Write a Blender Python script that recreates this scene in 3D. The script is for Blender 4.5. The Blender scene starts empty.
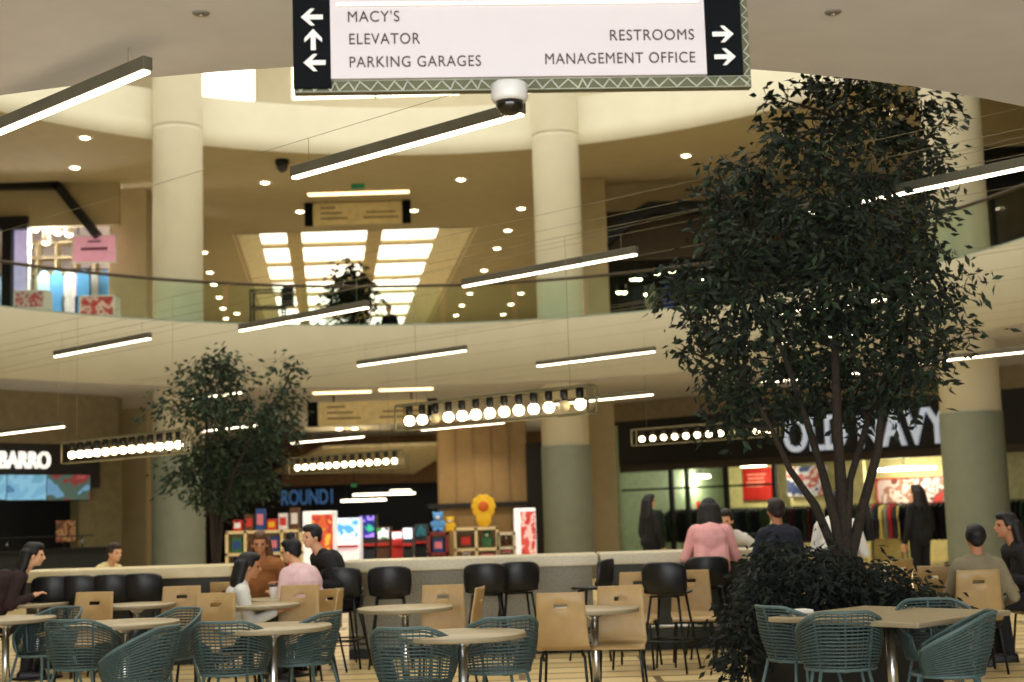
import bpy, bmesh, math, random
from mathutils import Vector, Matrix, Euler
C = bpy.context.scene.collection
SC = bpy.context.scene
PI = math.pi
# ------------------------------------------------------------------ camera
F, PITCH, ROLL, EYE = 1422.0, math.atan(171/1422.0), 0.031, 1.5
fw = Vector((0, math.cos(PITCH), math.sin(PITCH))); up = Vector((0, -math.sin(PITCH), math.cos(PITCH))); rt = Vector((1, 0, 0))
ri = rt*math.cos(ROLL) - up*math.sin(ROLL); ui = rt*math.sin(ROLL) + up*math.cos(ROLL)
cd = bpy.data.cameras.new('camera'); cam = bpy.data.objects.new('camera', cd); C.objects.link(cam)
cd.sensor_width = 36; cd.lens = F/1024*36; cd.clip_end = 300
cd.dof.use_dof = True; cd.dof.focus_distance = 9.0; cd.dof.aperture_fstop = 1.9
m = Matrix.Identity(4)
for i in range(3): m[i][0], m[i][1], m[i][2] = ri[i], ui[i], -fw[i]
m[2][3] = EYE
cam.matrix_world = m; SC.camera = cam
# ------------------------------------------------------------------ world, exposure
SC.view_settings.view_transform = 'Standard'; SC.view_settings.look = 'None'
SC.view_settings.gamma = 1; SC.view_settings.use_curve_mapping = False
SC.view_settings.exposure = 0.0
w = bpy.data.worlds.new('world'); SC.world = w; w.use_nodes = True
bg = w.node_tree.nodes['Background']; bg.inputs[0].default_value = (1, .96, .86, 1); bg.inputs[1].default_value = 2.3

dl = bpy.data.lights.new('fill_from_behind', 'AREA'); dl.shape = 'RECTANGLE'; dl.size = 17.6; dl.size_y = 3.4; dl.energy = 2100; dl.color = (.86, .93, 1)  # unseen fill light behind the viewer, added to brighten soffit and sign
dlo = bpy.data.objects.new('fill_from_behind', dl); C.objects.link(dlo); dlo.location = (0, -6.95, 2.1); dlo.rotation_euler = (math.radians(90), 0, 0)

# ------------------------------------------------------------------ pixel -> world
def ray(px, py):
    u, v = px-512, py-341
    u1 = u*math.cos(ROLL) - v*math.sin(ROLL); v1 = v*math.cos(ROLL) + u*math.sin(ROLL)
    return rt*u1 + fw*F - up*v1
O3 = Vector((0, 0, EYE))
def P(px, py, Y): d = ray(px, py); return O3 + d*(Y/d.y)
def Pz(px, py, z): d = ray(px, py); return O3 + d*((z-EYE)/d.z)
def Pl(px, py, p0, n): d = ray(px, py); return O3 + d*((Vector(p0)-O3).dot(n)/d.dot(n))

# ------------------------------------------------------------------ materials
def lin(c):
    return tuple(((x/255)/12.92 if x/255 <= .04045 else ((x/255+.055)/1.055)**2.4) for x in c)
MATS = {}
def mat(name, rgb, rough=.6, metal=0, emit=0, var=.12, scale=6, bump=0, spec=.4, trans=None):
    if name in MATS: return MATS[name]
    M = bpy.data.materials.new(name); M.use_nodes = True; nt = M.node_tree; b = nt.nodes['Principled BSDF']
    c = lin(rgb)
    tc = nt.nodes.new('ShaderNodeTexCoord'); nz = nt.nodes.new('ShaderNodeTexNoise'); nz.inputs['Scale'].default_value = scale
    nz.inputs['Detail'].default_value = 4
    nt.links.new(tc.outputs['Object'], nz.inputs['Vector'])
    rp = nt.nodes.new('ShaderNodeValToRGB'); nt.links.new(nz.outputs['Fac'], rp.inputs[0])
    rp.color_ramp.elements[0].position = .3; rp.color_ramp.elements[1].position = .7
    rp.color_ramp.elements[0].color = (*[x*(1-var) for x in c], 1); rp.color_ramp.elements[1].color = (*[min(1, x*(1+var)) for x in c], 1)
    nt.links.new(rp.outputs[0], b.inputs['Base Color'])
    b.inputs['Roughness'].default_value = rough; b.inputs['Metallic'].default_value = metal
    b.inputs['Specular IOR Level'].default_value = spec
    if emit:
        nt.links.new(rp.outputs[0], b.inputs['Emission Color']); b.inputs['Emission Strength'].default_value = emit
    if bump:
        bp = nt.nodes.new('ShaderNodeBump'); bp.inputs['Strength'].default_value = bump; bp.inputs['Distance'].default_value = .02
        nt.links.new(nz.outputs['Fac'], bp.inputs['Height']); nt.links.new(bp.outputs[0], b.inputs['Normal'])
    MATS[name] = M; return M
def glassmat(name, tint=(.9, .97, .94), refl=.12):
    M = bpy.data.materials.new(name); M.use_nodes = True; nt = M.node_tree; nt.nodes.clear()
    o = nt.nodes.new('ShaderNodeOutputMaterial'); mx = nt.nodes.new('ShaderNodeMixShader'); tr = nt.nodes.new('ShaderNodeBsdfTransparent'); gl = nt.nodes.new('ShaderNodeBsdfGlossy')
    tr.inputs[0].default_value = (*tint, 1); gl.inputs['Roughness'].default_value = .03
    lw = nt.nodes.new('ShaderNodeLayerWeight'); lw.inputs[0].default_value = .25
    mt = nt.nodes.new('ShaderNodeMath'); mt.operation = 'MULTIPLY'; mt.inputs[1].default_value = refl*4
    nt.links.new(lw.outputs['Fresnel'], mt.inputs[0]); nt.links.new(mt.outputs[0], mx.inputs[0])
    nt.links.new(tr.outputs[0], mx.inputs[1]); nt.links.new(gl.outputs[0], mx.inputs[2]); nt.links.new(mx.outputs[0], o.inputs[0])
    MATS[name] = M; return M
def floormat():
    M = bpy.data.materials.new('plank_floor'); M.use_nodes = True; nt = M.node_tree; b = nt.nodes['Principled BSDF']
    tc = nt.nodes.new('ShaderNodeTexCoord'); mp = nt.nodes.new('ShaderNodeMapping'); br = nt.nodes.new('ShaderNodeTexBrick')
    nt.links.new(tc.outputs['Object'], mp.inputs[0]); nt.links.new(mp.outputs[0], br.inputs[0])
    br.inputs['Color1'].default_value = (*lin((226, 202, 146)), 1); br.inputs['Color2'].default_value = (*lin((192, 164, 108)), 1)
    br.inputs['Mortar'].default_value = (*lin((112, 92, 58)), 1); br.inputs['Scale'].default_value = 1
    br.inputs['Brick Width'].default_value = 2.4; br.inputs['Row Height'].default_value = .45; br.inputs['Mortar Size'].default_value = .035
    nt.links.new(br.outputs[0], b.inputs['Base Color']); b.inputs['Roughness'].default_value = .35
    return M
def pic(name, cols, scale=3, emit=0, rough=.5):
    """patchy printed picture: voronoi patches through a colour ramp"""
    M = bpy.data.materials.new(name); M.use_nodes = True; nt = M.node_tree; b = nt.nodes['Principled BSDF']
    tc = nt.nodes.new('ShaderNodeTexCoord'); nz = nt.nodes.new('ShaderNodeTexNoise'); nz.inputs['Scale'].default_value = scale; nz.inputs['Detail'].default_value = 2
    nt.links.new(tc.outputs['Object'], nz.inputs['Vector'])
    rp = nt.nodes.new('ShaderNodeValToRGB'); rp.color_ramp.interpolation = 'CONSTANT'; e = rp.color_ramp.elements
    while len(e) < len(cols): e.new(.5)
    for i, c in enumerate(cols): e[i].position = .3 + .4*i/len(cols) if i else 0; e[i].color = (*lin(c), 1)
    nt.links.new(nz.outputs['Fac'], rp.inputs[0]); nt.links.new(rp.outputs[0], b.inputs['Base Color']); b.inputs['Roughness'].default_value = rough
    if emit: nt.links.new(rp.outputs[0], b.inputs['Emission Color']); b.inputs['Emission Strength'].default_value = emit
    return M

# ------------------------------------------------------------------ mesh builder
class MB:
    def __init__(s): s.v = []; s.f = []; s.sm = []
    def add(s, vs, fs, smooth=False):
        n = len(s.v); s.v += [tuple(v) for v in vs]
        for f in fs: s.f.append(tuple(i+n for i in f)); s.sm.append(smooth)
        return s
    def box(s, c, d, rz=0, M=None):
        x, y, z = d[0]/2, d[1]/2, d[2]/2
        vs = [Vector((a*x, b*y, e*z)) for a in (-1, 1) for b in (-1, 1) for e in (-1, 1)]
        R = M if M else Matrix.Rotation(rz, 3, 'Z')
        vs = [R @ v + Vector(c) for v in vs]
        return s.add(vs, [(0, 1, 3, 2), (4, 6, 7, 5), (0, 4, 5, 1), (2, 3, 7, 6), (0, 2, 6, 4), (1, 5, 7, 3)])
    def tube(s, pts, r, n=8, closed=False, cap=True):
        pts = [Vector(p) for p in pts]; N = len(pts)
        rs = r if isinstance(r, (list, tuple)) else [r]*N
        vs = []; prev = None
        for i, p in enumerate(pts):
            if closed: t = pts[(i+1) % N]-pts[i-1]
            else: t = pts[min(i+1, N-1)]-pts[max(i-1, 0)]
            t.normalize() if t.length > 1e-9 else None
            if prev is None:
                a = Vector((0, 0, 1)) if abs(t.z) < .9 else Vector((1, 0, 0)); x = t.cross(a).normalized()
            else:
                x = (prev - t*prev.dot(t));  x = x.normalized() if x.length > 1e-6 else t.orthogonal().normalized()
            prev = x; y = t.cross(x)
            for k in range(n): a = 2*PI*k/n; vs.append(p + (x*math.cos(a)+y*math.sin(a))*rs[i])
        fs = []
        for i in range(N if closed else N-1):
            j = (i+1) % N
            for k in range(n): l = (k+1) % n; fs.append((i*n+k, i*n+l, j*n+l, j*n+k))
        if cap and not closed: fs.append(tuple(range(n-1, -1, -1))); fs.append(tuple((N-1)*n+k for k in range(n)))
        return s.add(vs, fs, True)
    def lathe(s, prof, n=24, o=(0, 0, 0)):
        o = Vector(o); vs = []
        for r, z in prof:
            for k in range(n): a = 2*PI*k/n; vs.append(o+Vector((r*math.cos(a), r*math.sin(a), z)))
        fs = []
        for i in range(len(prof)-1):
            for k in range(n): l = (k+1) % n; fs.append((i*n+k, i*n+l, (i+1)*n+l, (i+1)*n+k))
        fs.append(tuple(range(n-1, -1, -1))); fs.append(tuple((len(prof)-1)*n+k for k in range(n)))
        return s.add(vs, fs, True)
    def ball(s, c, r, n=10, m_=7, M=None):
        if not isinstance(r, (tuple, list)): r = (r, r, r)
        vs = []
        for i in range(m_+1):
            t = PI*i/m_; t = max(.03, min(PI-.03, t))
            for k in range(n):
                a = 2*PI*k/n; q = Vector((r[0]*math.sin(t)*math.cos(a), r[1]*math.sin(t)*math.sin(a), r[2]*math.cos(t)))
                vs.append((M @ q if M else q) + Vector(c))
        fs = [(i*n+k, (i+1)*n+k, (i+1)*n+(k+1) % n, i*n+(k+1) % n) for i in range(m_) for k in range(n)]
        fs.append(tuple(range(n))); fs.append(tuple(m_*n+k for k in range(n-1, -1, -1)))
        return s.add(vs, fs, True)
    def cap(s, a, ra, b, rb, n=10):
        a, b = Vector(a), Vector(b); d = (b-a); L = d.length
        if L < 1e-5: return s.ball(a, max(ra, rb))
        d /= L; pts = []; rs = []
        for q in (-.95, -.7, -.35, 0): pts.append(a+d*ra*q); rs.append(ra*math.sqrt(1-q*q))
        for q in (0, .35, .7, .95): pts.append(b+d*rb*q); rs.append(rb*math.sqrt(1-q*q))
        return s.tube(pts, rs, n)
    def prism(s, poly, h, fn):
        """poly in 2-D extruded by h; fn(x,y,t) -> 3-D point"""
        n = len(poly); vs = [fn(x, y, 0) for x, y in poly] + [fn(x, y, h) for x, y in poly]
        fs = [tuple(range(n)), tuple(range(2*n-1, n-1, -1))] + [(i, i+n, (i+1) % n+n, (i+1) % n) for i in range(n)]
        return s.add(vs, fs)
    def strip(s, pa, pb, flip=False):
        """surface between two polylines"""
        n = len(pa); vs = list(pa)+list(pb)
        return s.add(vs, [(i, i+1, n+i+1, n+i) for i in range(n-1)], True)
    def mesh(s, name):
        me = bpy.data.meshes.new(name); me.from_pydata(s.v, [], s.f); me.polygons.foreach_set('use_smooth', s.sm)
        bm = bmesh.new(); bm.from_mesh(me); bmesh.ops.recalc_face_normals(bm, faces=bm.faces[:]); bm.to_mesh(me); bm.free()
        return me
    def build(s, name, material, parent=None, bevel=0):
        o = bpy.data.objects.new(name, s.mesh(name)); C.objects.link(o)
        for mm in (material if isinstance(material, list) else [material]): o.data.materials.append(mm)
        if parent: o.parent = parent
        if bevel:
            b = o.modifiers.new('b', 'BEVEL'); b.width = bevel; b.segments = 2; b.limit_method = 'ANGLE'
        return o
def tag(o, label, cat=None, group=None, kind=None):
    o['label'] = label
    if cat: o['category'] = cat
    if group: o['group'] = group
    if kind: o['kind'] = kind
    return o
def thing(name, label, cat, loc=(0, 0, 0), rz=0, group=None):
    o = bpy.data.objects.new(name, None); C.objects.link(o); o.location = loc; o.rotation_euler = (0, 0, rz); o.empty_display_size = .1
    return tag(o, label, cat, group)
def struct(name, mb, material, label, bevel=0): return tag(mb.build(name, material, None, bevel), label, 'building', None, 'structure')
KIDS = {}
def kids(o): return [c for c in bpy.data.objects if c.parent == o]
def dup(src, label, loc, rz=0, group=None):
    if src not in KIDS: KIDS[src] = [(c, kids(c)) for c in kids(src)]
    r = src.copy(); C.objects.link(r); r.location = loc; r.rotation_euler = (0, 0, rz); r['label'] = label
    if group: r['group'] = group
    for c, gs in KIDS[src]:
        c2 = c.copy(); C.objects.link(c2); c2.parent = r
        for g in gs: g2 = g.copy(); C.objects.link(g2); g2.parent = c2
    return r
def textmesh(txt, h, depth=.004, xs=1.0, align='LEFT', bold=0, space=1.0):
    cu = bpy.data.curves.new('lettering', 'FONT'); cu.body = txt; cu.size = h/.69; cu.extrude = depth/2; cu.align_x = align; cu.offset = bold; cu.space_character = space
    o = bpy.data.objects.new('t', cu); C.objects.link(o)
    dg = bpy.context.evaluated_depsgraph_get(); me = bpy.data.meshes.new_from_object(o.evaluated_get(dg))
    bpy.data.objects.remove(o); me.transform(Matrix.Diagonal((xs, 1, 1, 1)))
    return me
def lettering(name, txt, h, material, M, parent=None, **k):
    """M maps text plane (x right, y up, z towards reader) to local space"""
    me = textmesh(txt, h, **k); me.transform(M); o = bpy.data.objects.new(name, me); C.objects.link(o); me.materials.append(material)
    if parent: o.parent = parent
    return o
def lamp(name, typ, loc, power, color=(1, .84, .58), size=.1, parent=None, rot=None, spot=None):
    l = bpy.data.lights.new(name, typ); l.energy = power; l.color = color
    if typ == 'AREA': l.size = size
    else: l.shadow_soft_size = size
    if spot: l.spot_size = spot; l.spot_blend = .8
    o = bpy.data.objects.new(name, l); C.objects.link(o); o.location = loc
    if rot: o.rotation_euler = rot
    if parent: o.parent = parent
    return o

# palette
cream = mat('cream_paint', (212, 205, 178), .7, var=.03, scale=2)
soffitm = mat('soffit_paint', (208, 208, 214), .85, var=.04, scale=3)
ceil2m = mat('upper_ceiling_paint', (178, 162, 124), .85, var=.04, scale=3)
greyp = mat('grey_green_paint', (118, 121, 100), .7, var=.06, scale=4)
tan = mat('tan_paint', (172, 156, 116), .75, var=.05, scale=3)
black = mat('black_paint', (16, 17, 17), .5, var=.1)
dkmetal = mat('dark_metal', (34, 36, 34), .4, .6)
white = mat('white_paint', (232, 228, 220), .5, var=.03)
steel = mat('brushed_steel', (200, 200, 198), .28, 1, var=.05, scale=30)
wood = mat('oak_ply', (166, 136, 88), .45, var=.1, scale=9)
tabletopm = mat('table_laminate', (160, 144, 110), .4, var=.06, scale=14)
edgem = mat('table_edge', (136, 124, 98), .5)
teal = mat('teal_rope', (56, 72, 70), .6, var=.15, scale=40)
blackpl = mat('black_plastic', (20, 21, 22), .45)
led = mat('led_tube', (255, 236, 205), .5, emit=7.5, var=0)
bulbm = mat('warm_bulb', (255, 232, 190), .5, emit=11, var=0)
bulboff = mat('unlit_bulb', (214, 200, 160), .2, var=.05)
lens = mat('downlight_lens', (255, 235, 190), .5, emit=14, var=0)
panelm = mat('luminous_panel', (255, 246, 226), .5, emit=2.3, var=.03, scale=1)
glass = glassmat('railing_glass', (.9, .97, .94), .014); clear = glassmat('clear_acrylic', (.97, .96, .92), .1); shopglass = glassmat('shop_glass', (.93, .97, .93), .08)
bark = mat('dark_bark', (44, 36, 27), .9, var=.3, scale=30, bump=.5)
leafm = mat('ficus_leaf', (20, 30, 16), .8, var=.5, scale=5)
leafm2 = mat('ficus_leaf_mid_green', (34, 50, 27), .75, var=.45, scale=5)  # lighter green, dealt to leaves at random
bushm = mat('dark_bush_leaf', (15, 22, 15), .75, var=.5, scale=6)
stone = mat('speckled_stone', (136, 130, 112), .5, var=.25, scale=60)
ctop = mat('counter_stone', (190, 180, 152), .4, var=.12, scale=40)
redm = mat('red_print', (190, 40, 32), .5, var=.1); pinkm = mat('pink_print', (222, 150, 160), .5); darkwall = mat('dark_wall', (26, 22, 18), .7)
brownwall = mat('brown_panel', (140, 114, 76), .6, var=.08, scale=3); yellowm = mat('yellow_plush', (226, 176, 34), .8); bluem = mat('blue_print', (60, 120, 190), .5)
skins = [mat('skin_light', (214, 160, 122), .55, var=.04), mat('skin_tan', (176, 120, 84), .55, var=.04)]

# ================================================================== the setting
CX, CY = -1.5, 19.9
Z1, Z2, ZC = 4.3, 5.55, 9.8           # lower soffit, upper floor, upper ceiling
def ell(a, b, t, z):
    q = math.sin(t)
    if q >= 0: return Vector((CX+a*math.cos(t), CY+b*q, z))
    return Vector((CX+a*math.cos(t)+.8*q*q, CY-b*1.011*(-q)**1.2, z))
def ringplate(mb, a, b, z, rect, n=120):
    x0, x1, y0, y1 = rect; inn = []; out = []
    for i in range(n):
        t = 2*PI*i/n; p = ell(a, b, t, z); d = p-Vector((CX, CY, z)); ks = []
        if abs(d.x) > 1e-6: ks.append(((x1 if d.x > 0 else x0)-CX)/d.x)
        if abs(d.y) > 1e-6: ks.append(((y1 if d.y > 0 else y0)-CY)/d.y)
        k = min(q for q in ks if q > 0); inn.append(p); out.append(Vector((CX, CY, z))+d*k)
    mb.add(inn+out, [(i, (i+1) % n, n+(i+1) % n, n+i) for i in range(n)])
def fascia(mb, a, b, zs, n=120):
    """zs: (outset, z) profile swept round the ellipse"""
    vs = []
    for o_, z in zs: vs += [ell(a+o_, b+o_, 2*PI*i/n, z) for i in range(n)]
    fs = [(j*n+i, j*n+(i+1) % n, (j+1)*n+(i+1) % n, (j+1)*n+i) for j in range(len(zs)-1) for i in range(n)]
    mb.add(vs, fs, True)
RECT = (-19, 19, -7, 72)
f = MB(); f.add([(-19, -7, 0), (19, -7, 0), (19, 72, 0), (-19, 72, 0)], [(0, 1, 2, 3)]); struct('floor', f, floormat(), 'pale plank-pattern tiled floor of the food court')
s = MB(); ringplate(s, 10.2, 11.2, Z1, RECT); struct('ceiling', s, soffitm, 'smooth soffit under the upper walkway, curving round the atrium')
s = MB(); fascia(s, 10.2, 11.2, [(.02, Z1), (0, Z1+.02), (0, 5.64), (.02, 5.66), (.14, 5.66), (.14, Z2)]); struct('trim_1', s, mat('cream_shaded', (176, 167, 138), .7, var=.03, scale=2), 'curved cream balcony edge of the upper walkway')  # cream darkened in the colour to stand in for weaker light here
s = MB(); ringplate(s, 10.34, 11.34, Z2, RECT); struct('floor_upper', s, mat('upper_floor_stone', (214, 204, 178), .5), 'floor of the upper walkway')
# upper ceiling with the skylight well cut out

ya = 40.9; yb = 64.0; xa, xb, SHR = -7.95, -1.02, -.131
UA, UB = 11.2, 12.4
s = MB(); ringplate(s, UA, UB, ZC, (-19, 19, -7, ya))
sh_ = SHR*(yb-ya)
s.add([(-19, ya, ZC), (xa, ya, ZC), (xa+sh_, yb, ZC), (-19, yb, ZC)], [(0, 1, 2, 3)]); s.add([(xb, ya, ZC), (19, ya, ZC), (19, yb, ZC), (xb+sh_, yb, ZC)], [(0, 1, 2, 3)])
s.add([(-19, yb, ZC), (19, yb, ZC), (19, 72, ZC), (-19, 72, ZC)], [(0, 1, 2, 3)])
struct('ceiling_upper', s, ceil2m, 'brown ceiling over the upper walkway dotted with downlights')
s = MB(); fascia(s, UA, UB, [(.02, ZC), (0, ZC+.02), (-.0, 10.25), (.06, 10.27), (.06, 10.95), (.3, 10.95)]); struct('trim_2', s, cream, 'tall curved cream band above the upper walkway ceiling')
s = MB(); ringplate(s, 11.5, 12.7, 10.9, RECT); struct('floor_top', s, tan, 'floor behind the top cream band')
s = MB(); ringplate(s, 13.8, 15.0, 14.5, RECT); struct('ceiling_top', s, cream, 'unseen roof ring with an opening widened for daylight')  # opening of the unseen roof widened so daylight reaches columns and band
# outer shell
def wallq(name, a, b, z0, z1, material, label, th=.2):
    a, b = Vector((*a[:2], 0)), Vector((*b[:2], 0)); d = (b-a).normalized(); nn = Vector((-d.y, d.x, 0))
    mb = MB(); c = (a+b)/2 + nn*th/2; mb.box((c.x, c.y, (z0+z1)/2), ((b-a).length, th, z1-z0), math.atan2(d.y, d.x))
    return struct(name, mb, material, label)
wallq('wall_left', (-19, 72), (-19, -7), 0, 14.5, tan, 'far left outer wall'); wallq('wall_right', (19, -7), (19, 72), 0, 14.5, tan, 'far right outer wall')
wallq('wall_back', (-19, 72), (19, 72), 0, 14.5, darkwall, 'dark far end wall'); mb = MB()
for x0_, x1_, z0_, z1_ in ((-19, -9, 0, 14.5), (9, 19, 0, 14.5), (-9, 9, 0, .3), (-9, 9, 3.9, 14.5)): mb.box(((x0_+x1_)/2, -7.1, (z0_+z1_)/2), (x1_-x0_, .2, z1_-z0_))
struct('wall_front', mb, tan, 'wall behind the viewer with an added window opening')
g = MB(); g.add([(-9, -7.1, .3), (9, -7.1, .3), (9, -7.1, 3.9), (-9, -7.1, 3.9)], [(0, 1, 2, 3)]); o = struct('window_9', g, clear, 'added window behind the viewer, stand-in source for fill light')  # unseen window, added to go with the fill light
fr = MB()
for i in range(7): fr.box((-9+3*i, -7.1, 2.1), (.08, .1, 3.6))
fr.build('window_frame', dkmetal, o)

# top-level clerestory wall with bright windows
CW = 36.0
xs = [(P(a, 75, CW).x, P(b, 75, CW).x) for a, b in ((196, 256), (290, 460), (500, 640))]
mb = MB(); edges = [-19] + [q for p in xs for q in p] + [19]; zl, zh = 12.3, 14.2
for i in range(0, len(edges), 2): mb.box(((edges[i]+edges[i+1])/2, CW+.1, 12.7), (edges[i+1]-edges[i], .2, 3.6))
for a, b in xs:
    mb.box(((a+b)/2, CW+.1, (10.9+zl)/2), (b-a, .2, zl-10.9)); mb.box(((a+b)/2, CW+.1, (14.5+zh)/2), (b-a, .2, 14.5-zh))
struct('wall_top', mb, cream, 'cream wall with clerestory windows above the top band')
for i, (a, b) in enumerate(xs):
    mb = MB(); mb.box(((a+b)/2, CW+.15, (zl+zh)/2), (b-a, .02, zh-zl))
    o = struct('window_%d' % (i+1), mb, panelm, ['bright clerestory window beside the left round column', 'bright clerestory window partly behind the hanging directory sign', 'bright clerestory window behind the middle round column'][i])
    fr = MB()
    n_ = max(1, int((b-a)/1.6))
    for k in range(n_+1): fr.box((a+(b-a)*k/n_, CW+.06, (zl+zh)/2), (.07, .08, zh-zl))
    for z in (zl, zh): fr.box(((a+b)/2, CW+.06, z), (b-a, .08, .07))
    fr.build('window_frame', cream, o)

# round columns (upper and lower storey in one shaft)
def column(x, y, r, label, pb):
    o = thing('column', label, 'column', (x, y, 0)); o['kind'] = 'structure'
    MB().lathe([(r+.02, 0), (r+.02, .1), (r+.02, pb-.02), (r+.02, pb)], 40).build('painted_base', greyp, o)
    s = MB(); s.lathe([(r, pb-.05), (r, 9.96), (r, 9.98), (r-.012, 9.985), (r-.012, 10.0), (r-.012, 10.03), (r-.012, 10.045), (r, 10.05), (r, 10.07), (r, 12.4), (r, 14.5)], 40); s.build('shaft', cream, o)
    MB().lathe([(r+.05, 0), (r+.05, .12), (r+.02, .15)], 40, (0, 0, Z2)).build('base_ring', mat('bluegreen_ring', (74, 92, 84), .4), o)
for px, py, Y, pb, lab in ((178, 250, 30.3, 2.95, 'round cream column rising at the left behind the small tree, grey lower part'), (561, 310, 31.9, 2.93, 'round cream column in the middle with grey-green lower half'),
                       (963, 300, 25.6, 3.02, 'thick round column at the right beside the large tree, grey lower half')):
    p = P(px, py, Y); column(p.x, p.y, .535, lab, pb)
for px, py, Y, w_, lab in ((133, 300, 35.2, .95, 'square tan pillar behind the left round column'), (596, 470, 35.6, .95, 'square tan pillar behind the middle round column')):
    p = P(px, py, Y); s = MB(); s.box((p.x, p.y, ZC/2), (w_, w_, ZC)); struct('pillar', s, tan, lab, .02)

# glass railing round the opening
rail = thing('glass_railing', 'curved glass railing with dark handrail along the upper walkway edge', 'railing', (0, 0, 0))
RA, RB = 10.27, 11.27
N = 26; t0, t1 = math.radians(-25), math.radians(205)
for i in range(N):
    a = t0+(t1-t0)*i/N+.006; b = t0+(t1-t0)*(i+1)/N-.006
    pts = [a+(b-a)*k/5 for k in range(6)]
    mb = MB(); lo = [ell(RA-.006, RB-.006, t, 5.66) for t in pts]; hi = [ell(RA-.006, RB-.006, t, 6.5) for t in pts]
    lo2 = [ell(RA+.006, RB+.006, t, 5.66) for t in pts]; hi2 = [ell(RA+.006, RB+.006, t, 6.5) for t in pts]
    mb.strip(lo, hi); mb.strip(hi2, lo2); mb.strip(hi, hi2); mb.build('glass_panel', glass, rail)
mb = MB(); mb.tube([ell(RA, RB, t0+(t1-t0)*i/120, 6.54) for i in range(121)], .034, 8); mb.build('handrail', mat('bronze_rail', (66, 56, 40), .4, .5), rail)
mb = MB(); mb.tube([ell(RA, RB, t0+(t1-t0)*i/120, 5.675) for i in range(121)], .025, 6); mb.build('base_shoe', mat('bluegreen_shoe', (120, 132, 112), .4), rail)

# skylight well in the upper ceiling: beams and luminous panels
def shear(mb): mb.v = [(x+SHR*(y-ya), y, z) for x, y, z in mb.v]
sk = thing('skylight', 'large gridded luminous skylight in the ceiling of the upper walkway', 'skylight', (0, 0, ZC))
mb = MB()
H = .55
mb.box(((xa+xb)/2, yb+.06, H/2), (xb-xa, .12, H)); mb.box(((xa+xb)/2, ya-.06, H/2), (xb-xa, .12, H))
# flared side cheeks
for x0_, x1_ in ((xa-.12, xa+.6), (xb+.12, xb-.9)):
    mb.add([(x0_, ya-.1, -.012), (x1_, ya-.1, .32), (x1_, yb+.1, .32), (x0_, yb+.1, -.012), (x0_, ya-.1, .03), (x1_, ya-.1, .4), (x1_, yb+.1, .4), (x0_, yb+.1, .03)], [(0, 1, 2, 3), (7, 6, 5, 4), (0, 4, 5, 1), (1, 5, 6, 2), (2, 6, 7, 3), (3, 7, 4, 0)])
shear(mb); mb.build('well_frame', mat('well_paint', (228, 214, 172), .7), sk)
g0, g1 = xa+.6, xb-.9
wds = g1-g0; bw = .62; c3 = (wds*.22, wds*.42, wds*.36); cols = []; x = g0
fr = [(0, .15), (.233, .60), (.685, 1)]
bm_ = MB()
cols = [(g0+wds*a, g0+wds*b) for a, b in fr]
for k in range(2): bm_.box(((cols[k][1]+cols[k+1][0])/2, (ya+yb)/2, .28), (cols[k+1][0]-cols[k][1], yb-ya, .14))
rows = 7
for j in range(rows+1): bm_.box(((g0+g1)/2, ya+(yb-ya)*j/rows, .28), (wds, .42, .12))
shear(bm_); bm_.build('grid_beam', mat('beam_paint', (196, 176, 128), .7), sk)
for j in range(rows):
    for a, b in cols:
        q = MB(); q.box(((a+b)/2, ya+(yb-ya)*(j+.5)/rows, .33), (b-a, (yb-ya)/rows-.3, .03)); shear(q); q.build('panel', panelm, sk)

# ------------------------------------------------------------------ downlights
def downlight_proto():
    t = thing('downlight', '', 'ceiling light', (0, 0, 0), 0)
    MB().lathe([(.15, -.02), (.17, -.012), (.17, .0), (.12, .0), (.12, -.014)], 20).build('trim_ring', white, t)
    MB().lathe([(.0, -.05), (.07, -.042), (.115, -.015), (.115, -.004)], 20).build('lens', lens, t)
    lamp('downlight_lamp', 'SPOT', (0, 0, -.08), 105, (1, .88, .66), .1, t, None, math.radians(120))
    return t
upper = [(85, 137), (75, 167), (265, 182), (116, 213), (300, 211), (414, 210), (461, 179), (521, 208), (508, 230), (497, 248), (484, 270), (470, 293), (462, 305), (456, 315), (521, 293), (511, 304), (503, 314),
         (204, 252), (210, 272), (214, 284), (219, 297), (223, 308), (226, 318), (237, 313), (686, 155), (778, 136), (889, 111), (114, 241), (632, 250), (680, 221)]
proto = None
for px, py in upper:
    p = Pz(px, py, ZC)
    if proto is None:
        proto = downlight_proto(); proto.location = p; o = proto; o['group'] = 'upper ceiling downlights'; o['label'] = 'small round glowing downlight in the brown upper walkway ceiling'
    else: dup(proto, 'small round glowing downlight in the brown upper walkway ceiling', p, 0, 'upper ceiling downlights')
for px, py in ((339, 433), (340, 468), (355, 445), (468, 457), (478, 452), (490, 447)):
    p = P(px, py, 41.6 if px > 400 else 45)
    dup(proto, 'tiny spot in the brown lower ceiling towards the arcade entrance', (p.x, p.y, Z1), 0, 'lower ceiling downlights')
p = Pz(270, 61, 14.5)
# small fittings in the near soffit
for px, py, lab in ((201, 13, 'small grey sprinkler plate in the near soffit, left of the directory sign'), (833, 12, 'small grey sprinkler plate in the near soffit, right of the directory sign')):
    p = Pz(px, py, Z1); t = thing('ceiling_sprinkler', lab, 'sprinkler', p)
    MB().lathe([(.03, -.008), (.045, -.006), (.05, 0)], 18).build('cover_plate', mat('grey_plate', (120, 114, 104), .5), t)
    MB().lathe([(.004, -.02), (.014, -.018), (.014, -.014), (.006, -.006)], 12).build('nozzle', steel, t)

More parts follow.
